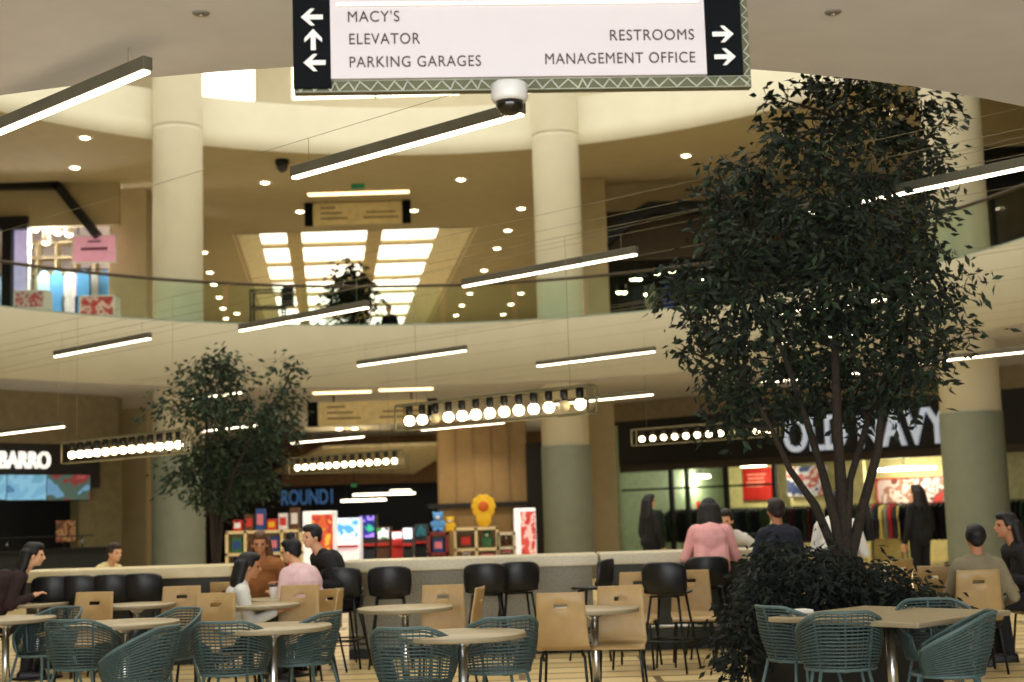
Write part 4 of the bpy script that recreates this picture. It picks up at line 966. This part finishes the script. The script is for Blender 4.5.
teal_at(927, 599, R(176), 'teal woven armchair on the far side of the square table, mostly hidden by it')
teal_at(996, 612, R(72), 'teal woven armchair right of the square table under the seated man')
teal_at(73, 607, R(150), 'teal woven armchair between the two left front tables, farther back')
teal_at(195, 608, R(140), 'teal woven armchair half hidden behind the second front table')

# ================================================================== bar counters and stools
CYD = 15.3
def counter(px0, px1, py, label, front, topm, depth=.75, th=.12, zt=None):
    a = P(px0, py, CYD); b = P(px1, py, CYD); zt = zt or 1.03
    t = thing('bar_counter', label, 'counter', ((a.x+b.x)/2, CYD+depth/2, 0)); W_ = b.x-a.x
    MB().box((0, 0, zt-th/2), (W_, depth, th)).build('countertop', topm, t, .012)
    MB().box((0, .06, (zt-th)/2), (W_-.12, depth-.2, zt-th)).build('front_panel', front, t)
    MB().box((0, -.02, .05), (W_-.14, depth-.2, .1)).build('kick_plate', dkmetal, t)
    r = MB(); r.tube([(-W_/2+.1, -.36, .25), (W_/2-.1, -.36, .25)], .018, 8)
    for k in range(4): x = -W_/2+.2+(W_-.4)*k/3; r.tube([(x, -.36, .25), (x, -.2, .25)], .012, 6)
    r.build('foot_rail', steel, t); return t
counter(340, 598, 557, 'long speckled stone bar counter in the centre behind the black stools', stone, ctop)
counter(16, 231, 566, 'pale bar counter at the left behind four black stools', mat('dark_counter_front', (58, 58, 50), .6), mat('pale_countertop', (206, 190, 148), .4, var=.08))
counter(600, 800, 551, 'bar counter at the right where the person in pink sits', mat('teal_grey_front', (66, 70, 62), .6), ctop)
# low dark bench wall at the left
def stool():
    t = thing('bar_stool', '', 'stool'); sh = MB(); nu = 13; vs = []
    prof = [(-.20, 1.0, .19), (-.205, .985, .205), (-.205, .9, .215), (-.195, .80, .212), (-.17, .735, .205), (-.10, .70, .20), (.0, .695, .20), (.1, .70, .195), (.17, .705, .18), (.20, .695, .15)]
    for y, z, wv in prof:
        for k in range(nu):
            u = -1+2*k/(nu-1); curv = (.10*u*u if z > .73 else .0); up_ = 0 if z > .75 else .02*u*u
            vs.append((u*wv*(1 if z > .73 else 1), y+curv, z+up_-(.03*u**4 if z > .98 else 0)))
    fs = [(i*nu+k, i*nu+k+1, (i+1)*nu+k+1, (i+1)*nu+k) for i in range(len(prof)-1) for k in range(nu-1)]
    sh.add(vs, fs, True); o = sh.build('seat_shell', blackpl, t); sm = o.modifiers.new('s', 'SOLIDIFY'); sm.thickness = .014; sm.offset = 0
    for sx_ in (-1, 1):
        for sy in (-1, 1):
            l = MB(); l.tube([(sx_*.13, sy*.12, .695), (sx_*.215, sy*.215, 0)], [.013, .011], 8); l.build('leg', dkmetal, t)
    f_ = MB()
    for z, q in ((.28, .18),): f_.tube([(q, q, z), (-q, q, z), (-q, -q, z), (q, -q, z)], .009, 6, closed=True)
    f_.tube([(-.13, -.12, .685), (.13, -.12, .685)], .011, 6); f_.tube([(-.13, .12, .685), (.13, .12, .685)], .011, 6); f_.build('foot_ring', dkmetal, t)
    return t
ST = None
def stool_at(px, ytop, face, label, h=1.0, Y=None):
    global ST
    if Y: g = P(px, ytop, Y); g.z = 0
    else: p = Pz(px, ytop, h); g = Vector((p.x, p.y, 0))
    g = g+Vector((-math.sin(face), math.cos(face), 0))*.2
    if ST is None: ST = stool(); ST.location = g; ST.rotation_euler = (0, 0, face); ST['label'] = label; ST['group'] = 'black bar stools'; return ST
    return dup(ST, label, g, face, 'black bar stools')
stool_at(484, 564, R(-4), 'black bar stool, left of the twin pair at the stone counter', Y=14.3)
stool_at(520, 565, R(12), 'black bar stool, right of the twin pair at the stone counter', Y=14.5)
stool_at(389, 566, R(3), 'black bar stool alone at the stone counter above the second-row table', Y=14.3)
stool_at(338, 563, R(-8), 'black bar stool at the left end of the stone counter beside the dark jacket', Y=14.4)
stool_at(51, 570, R(5), 'leftmost of four black bar stools at the pale counter', Y=14.5)
stool_at(75, 570, R(-5), 'second from the left of four black bar stools at the pale counter', Y=14.5)
stool_at(110, 569, R(4), 'third from the left of four black bar stools at the pale counter', Y=14.5)
stool_at(139, 569, R(-3), 'rightmost of four black bar stools at the pale counter', Y=14.5)
stool_at(660, 559, R(-24), 'black bar stool nearest the viewer, left of the pink shirt', Y=13.2)
stool_at(612, 560, R(70), 'black bar stool turned sideways before the counter end', Y=14.6)
stool_at(708, 555, R(0), 'black bar stool under the person in pink', Y=14.3)

# ================================================================== people
def remesh(mb, name, material, parent, vox=.011, smooth=2):
    o = mb.build(name, material, parent); m_ = o.modifiers.new('r', 'REMESH'); m_.mode = 'VOXEL'; m_.voxel_size = vox; m_.use_smooth_shade = True
    if smooth: q = o.modifiers.new('s', 'SMOOTH'); q.iterations = smooth; q.factor = .5
    dg = bpy.context.evaluated_depsgraph_get(); me = bpy.data.meshes.new_from_object(o.evaluated_get(dg)); me.name = name
    o.modifiers.clear(); o.data = me
    if not me.materials: me.materials.append(material)
    return o
def person(label, loc, rz, pose='chair', seat=.46, shirt=(200, 200, 200), pants=(30, 32, 38), skin=0, hair=(22, 18, 16), long_hair=0, lean=.08, turn=0, nod=0, arms=((.0, .0), (.0, .0)), sleeves='long', hands=None, sc=1.0, bun=False):
    """local frame: facing +y. hands: two target points (x,y,z) relative to the hip"""
    t = thing('person', label, 'person', loc, rz)
    sk = skins[skin]; V = Vector
    if pose == 'stand': hz = .93*sc
    else: hz = seat+.10
    hip = V((0, 0, hz)); ch = hip+V((0, lean*1.0, .30*sc)); nb = hip+V((0, lean*1.9, .50*sc)); hd = nb+V((0, .03+lean*.5+nod*.08, .165*sc-nod*.04))
    Rh = Matrix.Rotation(turn, 3, 'Z') @ Matrix.Rotation(-nod*.5, 3, 'X')
    b = MB(); sh = MB(); tr = MB()
    # torso
    def tors(m_, g):
        m_.ball(hip+V((0, -.01, .02)), (.165+g, .125+g, .13+g)); m_.cap(hip+V((-.07, 0, .04)), .105+g, ch+V((-.07, 0, -.05)), .105+g); m_.cap(hip+V((.07, 0, .04)), .105+g, ch+V((.07, 0, -.05)), .105+g)
        m_.ball(ch+V((0, 0, .03)), (.17+g, .12+g, .19+g)); m_.cap(nb+V((-.15, 0, -.06)), .062+g, nb+V((.15, 0, -.06)), .062+g); m_.cap(nb+V((-.07, 0, -.015)), .05+g, nb+V((.07, 0, -.015)), .05+g)
    tors(b, 0); tors(sh, .014)
    b.cap(nb+V((0, 0, -.03)), .056, hd+V((0, -.015, -.05)), .052)
    # head
    def H(x, y, z): return hd+Rh @ V((x, y, z))*sc
    b.ball(H(0, -.012, .03), (.075, .092, .092), 14, 10, Rh); b.ball(H(0, .02, -.02), (.06, .07, .085), 12, 8, Rh); b.ball(H(0, .06, -.075), (.03, .025, .024)); b.cap(H(0, .088, .02), .009, H(0, .105, -.018), .013)
    b.cap(H(-.035, .078, .035), .011, H(.035, .078, .035), .011); b.cap(H(-.016, .088, -.047), .008, H(.016, .088, -.047), .008)
    for s_ in (-1, 1): b.ball(H(s_*.077, -.005, -.005), (.012, .022, .033), 8, 6, Rh)
    # arms
    for i, s_ in enumerate((-1, 1)):
        sho = nb+V((s_*.175, 0, -.07)); 
        if hands: hnd = hip+V(hands[i])
        elif pose == 'stand': hnd = sho+V((s_*.06, .10, -.52))
        else: hnd = hip+V((s_*.16, .36, .20))
        d = hnd-sho; L1, L2 = .29*sc, .26*sc; dist = min(d.length, L1+L2-.01); dn = d.normalized(); hnd = sho+dn*dist
        a_ = (L1*L1-L2*L2+dist*dist)/(2*dist); hh = math.sqrt(max(0, L1*L1-a_*a_)); pole = V((s_*.4, -.25, -.95)); pole = (pole-dn*pole.dot(dn)).normalized(); el = sho+dn*a_+pole*hh
        b.cap(sho, .05, el, .04); b.cap(el, .04, hnd, .027)
        sh.cap(sho, .064, el, .054)
        if sleeves == 'long': sh.cap(el, .054, el.lerp(hnd, .9), .042)
        # hand: palm, four bent fingers, thumb
        fd = (hnd-el).normalized(); sd = fd.cross(V((0, 0, 1))); sd = sd.normalized() if sd.length > .1 else V((1, 0, 0)); un = sd.cross(fd)
        pc = hnd+fd*.045; b.cap(hnd, .024, pc+sd*.018, .022); b.cap(hnd, .024, pc-sd*.018, .022)
        for k, (o_, fl) in enumerate(((-.033, .06), (-.011, .075), (.011, .07), (.033, .055))):
            q0 = hnd+fd*.075+sd*o_; q1 = q0+fd*fl*.5-un*.008; q2 = q1+fd*fl*.4-un*.026; b.cap(q0-fd*.02, .0105, q1, .0095); b.cap(q1, .0095, q2, .008)
        q0 = hnd+fd*.025-sd*s_*.028; q1 = q0+fd*.03-sd*s_*.03-un*.01; q2 = q1+fd*.03-sd*s_*.008; b.cap(q0, .013, q1, .0115); b.cap(q1, .0115, q2, .0095)
    # legs
    feet = []
    for s_ in (-1, 1):
        h0 = hip+V((s_*.09, .02, -.02))
        if pose == 'stand': kn = V((s_*.10, .03, .50*sc)); an = V((s_*.105, -.02, .08))
        elif pose == 'stool': kn = hip+V((s_*.15, .42, -.03)); an = V((s_*.14, kn.y-.08, .36))
        else: kn = hip+V((s_*.13, .43, -.03)); an = V((s_*.12, kn.y-.06, .08))
        b.cap(h0, .085, kn, .058); b.cap(kn, .056, kn.lerp(an, .35), .055); b.cap(kn.lerp(an, .35), .055, an, .036); b.cap(an+V((0, -.02, -.03)), .036, an+V((0, .14, -.045)), .03)
        tr.cap(h0, .10, kn, .073); tr.cap(kn, .071, an+V((0, 0, .03)), .054); feet.append(an)
    tr.ball(hip+V((0, -.015, -.005)), (.185, .15, .12))
    remesh(b, 'body', sk, t, .0085, 2)
    remesh(sh, 'shirt', mat('cloth_%d_%d_%d' % shirt, shirt, .9, var=.08, scale=12, bump=.2), t, .012); remesh(tr, 'trousers', mat('cloth_%d_%d_%d' % pants, pants, .9, bump=.2), t, .013)
    for an in feet:
        s2 = MB(); s2.cap(an+V((0, -.035, -.035)), .048, an+V((0, .15, -.045)), .042); s2.box(an+V((0, .055, -.074)), (.085, .27, .02)); remesh(s2, 'shoe', blackpl, t, .012, 1)
    for s_ in (-1, 1):
        e_ = MB(); e_.ball(H(s_*.031, .075, .012), (.012, .009, .009), 8, 6, Rh); e_.build('eye', mat('eye_dark', (24, 18, 16), .2), t)
    hr = MB(); hm = mat('hair_%d_%d_%d' % hair, hair, .6, var=.3, scale=40, bump=.3)
    hr.ball(H(0, -.03, .05), (.088, .095, .088), 14, 9, Rh); hr.ball(H(0, .02, .095), (.072, .07, .045), 12, 7, Rh)
    for s_ in (-1, 1): hr.ball(H(s_*.066, -.02, .03), (.026, .06, .055), 8, 6, Rh)
    if long_hair:
        for k in range(7):
            a_ = -1.3+2.6*k/6; q0 = H(.075*math.sin(a_), -.05-.05*math.cos(a_), .02); q1 = H(.10*math.sin(a_), -.06-.06*math.cos(a_), -.12); q2 = q1+V((.02*math.sin(a_), -.035, -long_hair+.03*math.cos(3*k))); hr.cap(q0, .045, q1, .043); hr.cap(q1, .043, q2, .026)
    else: hr.ball(H(0, -.06, .0), (.07, .05, .07), 10, 7, Rh)
    if bun: hr.ball(H(0, -.03, .16), (.045, .045, .045))
    remesh(hr, 'hair', hm, t, .012, 2)
    return t
def seatpt(px, Y): p = P(px, 560, Y); return Vector((p.x, p.y, 0))
def sit(kind, label, zs, p):
    src, grp_ = (WC, 'wooden cafe chairs') if kind == 'chair' else (ST, 'black bar stools')
    o = dup(src, label, p.location, p.rotation_euler.z, grp_); o.scale = (1, 1, zs); return p
# person in pink on the stool (back view)
g = seatpt(712, 15.0); person('person in a pink shirt with long dark hair seated on a stool, back turned', g, R(-6), 'stool', .70, (222, 160, 158), (24, 26, 30), 0, (20, 16, 14), .22, .10, 0, .3, hands=((-.18, .42, .28), (.16, .44, .28)))
# light shirted person across the counter
g = seatpt(742, 16.5); sit('stool', 'black bar stool under the person in the pale top across the counter', .83, person('person in a pale top leaning on the counter, facing the pink shirt', g, R(150), 'stool', .58, (206, 200, 190), (60, 60, 60), 0, (30, 22, 16), 0, .16, .2, .4, hands=((-.18, .34, .22), (.2, .36, .2))))
# dark blue person
g = seatpt(783, 14.2); sit('stool', 'black bar stool under the person in dark navy clothes', .95, person('person in dark navy clothes with dark hair seated left of the tree trunks', g, R(12), 'stool', .66, (28, 30, 44), (20, 22, 26), 1, (36, 24, 20), 0, .04))
# white shirt behind trunk
g = seatpt(838, 14.6); sit('stool', 'black bar stool under the person in the white shirt', 1.03, person('person in a white shirt partly hidden by the tree trunks', g, R(-20), 'stool', .72, (226, 220, 210), (30, 30, 34), 1, (18, 15, 14), 0, .05, .5))
# standing dark figures near the shop
g = seatpt(922, 22.0); person('person in black standing behind the bush beside the thick column', g, R(30), 'stand', .9, (18, 20, 20), (16, 17, 18), 0, (24, 18, 14), .1, .0)
g = seatpt(651, 24.0); person('person in black standing before the shop glass at its left end', g, R(-60), 'stand', .9, (20, 20, 20), (16, 17, 18), 0, (18, 14, 12), .15, .0)
# man at the right
o = WCH['p6']; person('man in a grey shirt with short dark hair seated at the right, back turned', (o.location.x+.09, o.location.y+.05, 0), o.rotation_euler.z, 'chair', .37, (128, 118, 92), (24, 26, 30), 1, (16, 14, 13), 0, .02, hands=((-.2, .32, .24), (.26, .26, .1)))
g = seatpt(1036, 13.4); sit('chair', 'wooden chair under the person in dark clothes at the right edge', 1, person('person in dark clothes seated at the right picture edge', g, R(95), 'chair', .46, (26, 24, 24), (22, 22, 24), 1, (20, 16, 14), .1, .1))
# group at the left table
gy = 13.6
def grp(px, Y): p = P(px, 570, Y); return Vector((p.x, p.y, 0))
sit('chair', 'low wooden chair under the girl in the white top', .7, person('girl with long black hair and white top at the left of the group table', grp(233, 13.2), R(-78), 'chair', .32, (206, 204, 196), (30, 30, 36), 1, (14, 12, 12), .22, .04, 0, .3, hands=((-.2, .36, .25), (.2, .38, .25))))
sit('chair', 'wooden chair under the person in the orange brown top', 1.1, person('person with long brown hair in an orange brown top facing the viewer in the group', grp(266, 14.9), R(178), 'chair', .50, (150, 96, 52), (40, 36, 34), 1, (88, 58, 34), .16, .10, .2, .3, hands=((-.2, .36, .25), (.2, .38, .25))))
sit('chair', 'wooden chair under the person in the pale pink shirt', .92, person('person in a pale pink shirt with dark hair leaning over the group table', grp(314, 14.15), R(48), 'chair', .42, (216, 182, 184), (34, 34, 40), 0, (14, 12, 12), 0, .12, .4, .4, hands=((-.2, .40, .25), (.06, .44, .25)), bun=True))
sit('stool', 'low black stool under the man in the dark jacket', .78, person('man in a dark jacket with short black hair at the right of the group', grp(343, 14.75), R(118), 'stool', .55, (22, 23, 24), (22, 22, 24), 0, (14, 12, 12), 0, .12, .2, .2))
# far left
sit('chair', 'wooden chair under the person in the pale yellow top', .83, person('person in a pale yellow top with brown hair behind the pale counter', grp(98, 18.5), R(-120), 'chair', .38, (214, 196, 140), (40, 40, 40), 0, (40, 26, 18), 0, .10, 0, .3))
sit('chair', 'wooden chair under the person in dark clothes at the far left', 1, person('person in dark clothes at the far left reaching over a table', grp(-12, 14.4), R(-75), 'chair', .46, (40, 22, 22), (24, 24, 26), 0, (18, 14, 13), .1, .16, 0, .3, hands=((-.16, .48, .24), (.16, .44, .26))))
# upper walkway silhouette
p = P(392, 320, 39.0); person('person in black on the upper walkway right of the potted tree', (p.x, 39.0, Z2), R(160), 'stand', .9, (16, 16, 16), (16, 16, 17), 0, (18, 14, 12))

# group table (where the four sit)
p = grp(283, 14.0); o = dup(tp[.36], 'round table inside the seated group, cluttered with a cup', (p.x, p.y, 0), 0, 'round cafe tables')
t = thing('takeaway_cup', 'pale takeaway cup with dark lid on the table of the seated group', 'cup', (p.x-.08, p.y-.1, .741))
MB().lathe([(.027, 0), (.03, .004), (.04, .115), (.038, .12)], 20).build('cup_body', white, t); MB().lathe([(.042, .116), (.042, .126), (.034, .136), (.01, .138)], 20).build('lid', blackpl, t)

# ================================================================== kiosks and toys before the arcade
KY = 27.0
def shelf_unit(px0, px1, pyt, label, cols, rows_, Y=KY, m_=None):
    a = P(px0, 557, Y); b = P(px1, 557, Y); zt = P((px0+px1)/2, pyt, Y).z; W_ = b.x-a.x
    t = thing('display_shelf', label, 'shelf', ((a.x+b.x)/2, Y, 0)); f_ = MB(); m_ = m_ or mat('birch', (224, 200, 146), .5)
    zs = [.06+(zt-.09)*i/rows_ for i in range(rows_+1)]; xs_ = [-W_/2+W_*i/cols for i in range(cols+1)]
    for z in zs: f_.box((0, 0, z), (W_+.05, .42, .05))
    for x in xs_: f_.box((x, 0, zt/2), (.05, .42, zt))
    f_.build('shelf_frame', m_, t); MB().box((0, .2, zt/2), (W_, .02, zt)).build('back_board', mat('back_tan', (176, 140, 90), .6), t)
    return t, xs_, zs
def plush(loc, r, body, face, label):
    t = thing('plush_toy', label, 'toy', loc); b = MB(); b.ball((0, 0, r*.75), (r*.72, r*.6, r*.78)); b.ball((0, -r*.05, r*1.75), (r*.62, r*.55, r*.56))
    for s_ in (-1, 1): b.ball((s_*r*.5, 0, r*2.2), r*.2, 8, 6); b.ball((s_*r*.7, -r*.2, r*.9), (r*.22, r*.2, r*.4), 8, 6); b.ball((s_*r*.4, -r*.4, r*.2), (r*.28, r*.4, r*.2), 8, 6)
    remesh(b, 'body', body, t, max(.02, r*.12), 1); f_ = MB(); f_.ball((0, -r*.55, r*1.65), (r*.25, r*.12, r*.2), 8, 6); f_.build('muzzle', face, t)
    return t
def boxtoy(loc, d, m1, m2, label):
    t = thing('toy_box', label, 'box', loc); MB().box((0, 0, d[2]/2), d).build('carton', m1, t, .01); MB().box((0, -d[1]/2-.006, d[2]*.5), (d[0]*.7, .012, d[2]*.5)).build('window_print', m2, t); return t
cs = [mat('toy_red', (200, 50, 40), .7), mat('toy_blue', (40, 70, 130), .7), mat('toy_white', (230, 224, 220), .7), mat('toy_pink', (214, 120, 130), .7), mat('toy_brown', (90, 60, 40), .8), mat('toy_green', (60, 110, 70), .7), yellowm]
names = ['red', 'blue', 'white', 'pink', 'brown', 'green', 'yellow']
rk = random.Random(2)
pos = [['left', 'right'], ['left', 'second', 'third', 'right']]
def fill(t, xs_, zs, Y, where, k0, big_=False):
    k = k0
    for i in range(len(zs)-1):
        if i < len(zs)-3: continue
        for j in range(len(xs_)-1):
            x = (xs_[j]+xs_[j+1])/2+t.location.x; hgt = zs[i+1]-zs[i]; row = 'upper' if i == len(zs)-2 else 'lower'; c = k % 6; w_ = xs_[1]-xs_[0]
            if (i+j) % 2: plush((x, Y-.02, zs[i]+.03), min(hgt*.36, w_*.4), cs[c], cs[2 if c != 2 else 4], '%s plush toy in the %s row of the %s, column %s' % (names[c], row, where, 'one two three four'.split()[j]))
            else: boxtoy((x, Y-.02, zs[i]+.03), (w_*.6, .25, hgt*.7), cs[c], cs[(c+2) % 6], '%s boxed toy in the %s row of the %s, column %s' % (names[c], row, where, 'one two three four'.split()[j]))
            k += 1
t, a, b = shelf_unit(229, 302, 530, 'birch shelf unit of toys behind the seated group', 4, 3); fill(t, a, b, KY, 'shelf behind the seated group', 1)
zt = b[-1]+.03
for i in range(6):
    x = t.location.x+a[0]+.18+i*(a[-1]-a[0]-.3)/5
    boxtoy((x, KY, zt), (.17, .2, .2+.1*(i % 3)), cs[(0, 4, 1, 0, 2, 4)[i]], cs[(2, 0, 3, 6, 0, 2)[i]], '%s box on top of the shelf behind the seated group, number %s from its left' % (names[(0, 4, 1, 0, 2, 4)[i]], 'one two three four five six'.split()[i]))
t, a, b = shelf_unit(456, 498, 527, 'birch cube shelf with toys right of the arcade entrance', 2, 3); fill(t, a, b, KY, 'cube shelf', 2)
p = P(484, 526, KY-.02); 
t = thing('plush_toy', 'big yellow flower faced plush on top of the cube shelf', 'toy', (p.x, KY, b[-1]+.03)); m_ = MB(); m_.ball((0, 0, .14), (.15, .12, .16))
for k in range(10): a_ = 2*PI*k/10; m_.ball((.17*math.cos(a_), 0, .38+.17*math.sin(a_)), (.075, .05, .075), 8, 6)
m_.ball((0, 0, .38), (.17, .09, .17)); remesh(m_, 'body', yellowm, t, .025, 1); MB().ball((0, -.07, .38), (.1, .05, .1)).build('face', mat('orange_face', (206, 96, 30), .8), t)
t, a, b = shelf_unit(499, 515, 532, 'narrow pale shelf of small goods left of the red vending machine', 1, 4, KY, mat('pale_shelf', (206, 190, 160), .6)); fill(t, a, b, KY, 'narrow pale shelf', 3)
def vending(px0, px1, pyt, label, m_front, m_side, Y=KY):
    a = P(px0, 557, Y); b = P(px1, 557, Y); zt = P((px0+px1)/2, pyt, Y).z; W_ = b.x-a.x
    t = thing('vending_machine', label, 'machine', ((a.x+b.x)/2, Y, 0)); MB().box((0, .3, zt/2), (W_, .6, zt)).build('cabinet', m_side, t, .02); MB().box((W_*.14, -.01, zt*.56), (W_*.68, .03, zt*.8)).build('front_window', m_front, t)
    MB().box((W_*.14, -.02, zt*.1), (W_*.6, .03, zt*.1)).build('delivery_slot', blackpl, t); return t
whl = mat('machine_white', (240, 238, 234), .4, emit=.5)
vending(515, 537, 508, 'white vending machine with red front beside the dark wall strip', pic('red_machine_front', [(200, 50, 40), (230, 190, 180), (210, 70, 60), (180, 40, 36)], 5, emit=.35), whl)
vending(303, 334, 511, 'white vending machine with yellow and orange front at the arcade entrance', pic('orange_machine_front', [(226, 190, 60), (214, 90, 40), (190, 50, 40), (230, 160, 60)], 4, emit=.35), whl)
def arcade(px0, px1, pyt, Y, label, scrm, body):
    a = P(px0, 557, Y); b = P(px1, 557, Y); zt = P((px0+px1)/2, pyt, Y).z; W_ = b.x-a.x
    t = thing('arcade_machine', label, 'machine', ((a.x+b.x)/2, Y, 0)); m_ = MB()
    m_.prism([(.0, 0), (.0, .8), (.12, .95), (.2, zt*.95), (.05, zt*.97), (.05, zt), (.7, zt), (.7, 0)], W_, lambda x, y, h_: Vector((h_-W_/2, x-.3, y))); m_.build('cabinet', body, t)
    MB().box((0, -.17, (zt+1)/2-.02), (W_*.8, .04, (zt-1)*.7), 0, Matrix.Rotation(-.08, 3, 'X')).build('screen', scrm, t); MB().box((0, -.27, .9), (W_*.9, .16, .05)).build('control_panel', cs[0], t)
    MB().box((0, -.26, zt-.08), (W_*.9, .04, .12)).build('marquee', scrm, t); return t
def scrn(n, cols): return pic(n, cols, 4, emit=1.2)
arcade(336, 361, 518, 30, 'arcade machine with a blue screen at the dark entrance', scrn('screen_blue', [(60, 130, 210), (190, 220, 240), (80, 150, 220)]), whl)
arcade(361, 377, 515, 31, 'arcade machine with purple and violet lights', scrn('screen_violet', [(60, 40, 140), (150, 120, 230), (30, 30, 110), (40, 160, 120)]), black)
arcade(378, 391, 527, 31, 'arcade machine with a green top and white front', scrn('screen_green', [(60, 120, 60), (220, 220, 220), (60, 60, 60)]), cs[4])
arcade(393, 404, 531, 30.5, 'narrow red and white arcade machine', scrn('screen_red', [(200, 60, 60), (230, 220, 220), (120, 40, 40)]), cs[0])
arcade(404, 414, 527, 30, 'arcade machine with a bright white screen', scrn('screen_white', [(230, 236, 255), (250, 250, 255), (200, 210, 250)]), black)
arcade(416, 428, 524, 32, 'dark teal arcade machine left of the toy rack', scrn('screen_teal', [(16, 40, 44), (30, 80, 84), (16, 30, 36)]), black)
# toy rack with blue head toy
t, a, b = shelf_unit(430, 448, 532, 'red toy rack left of the cube shelf', 1, 3, 26.5, mat('rack_red', (120, 36, 34), .6)); fill(t, a, b, 26.5, 'red toy rack', 0)
plush((t.location.x, 26.5, b[-1]+.03), .16, mat('toy_skyblue', (90, 150, 210), .8), cs[2], 'sky blue plush on top of the red toy rack')
plush((t.location.x+.22, 26.5, b[-1]+.03), .12, yellowm, cs[2], 'yellow plush beside the sky blue plush on the red toy rack')
# white box on table at the right
t = thing('napkin_box', 'small white box on the left corner of the square table', 'box', tuple(Pz(800, 613, .741)), R(20)); MB().box((0, 0, .012), (.16, .10, .024)).build('carton', white, t, .004); MB().box((0, 0, .026), (.08, .03, .006)).build('napkin', mat('napkin', (240, 238, 232), .8), t)
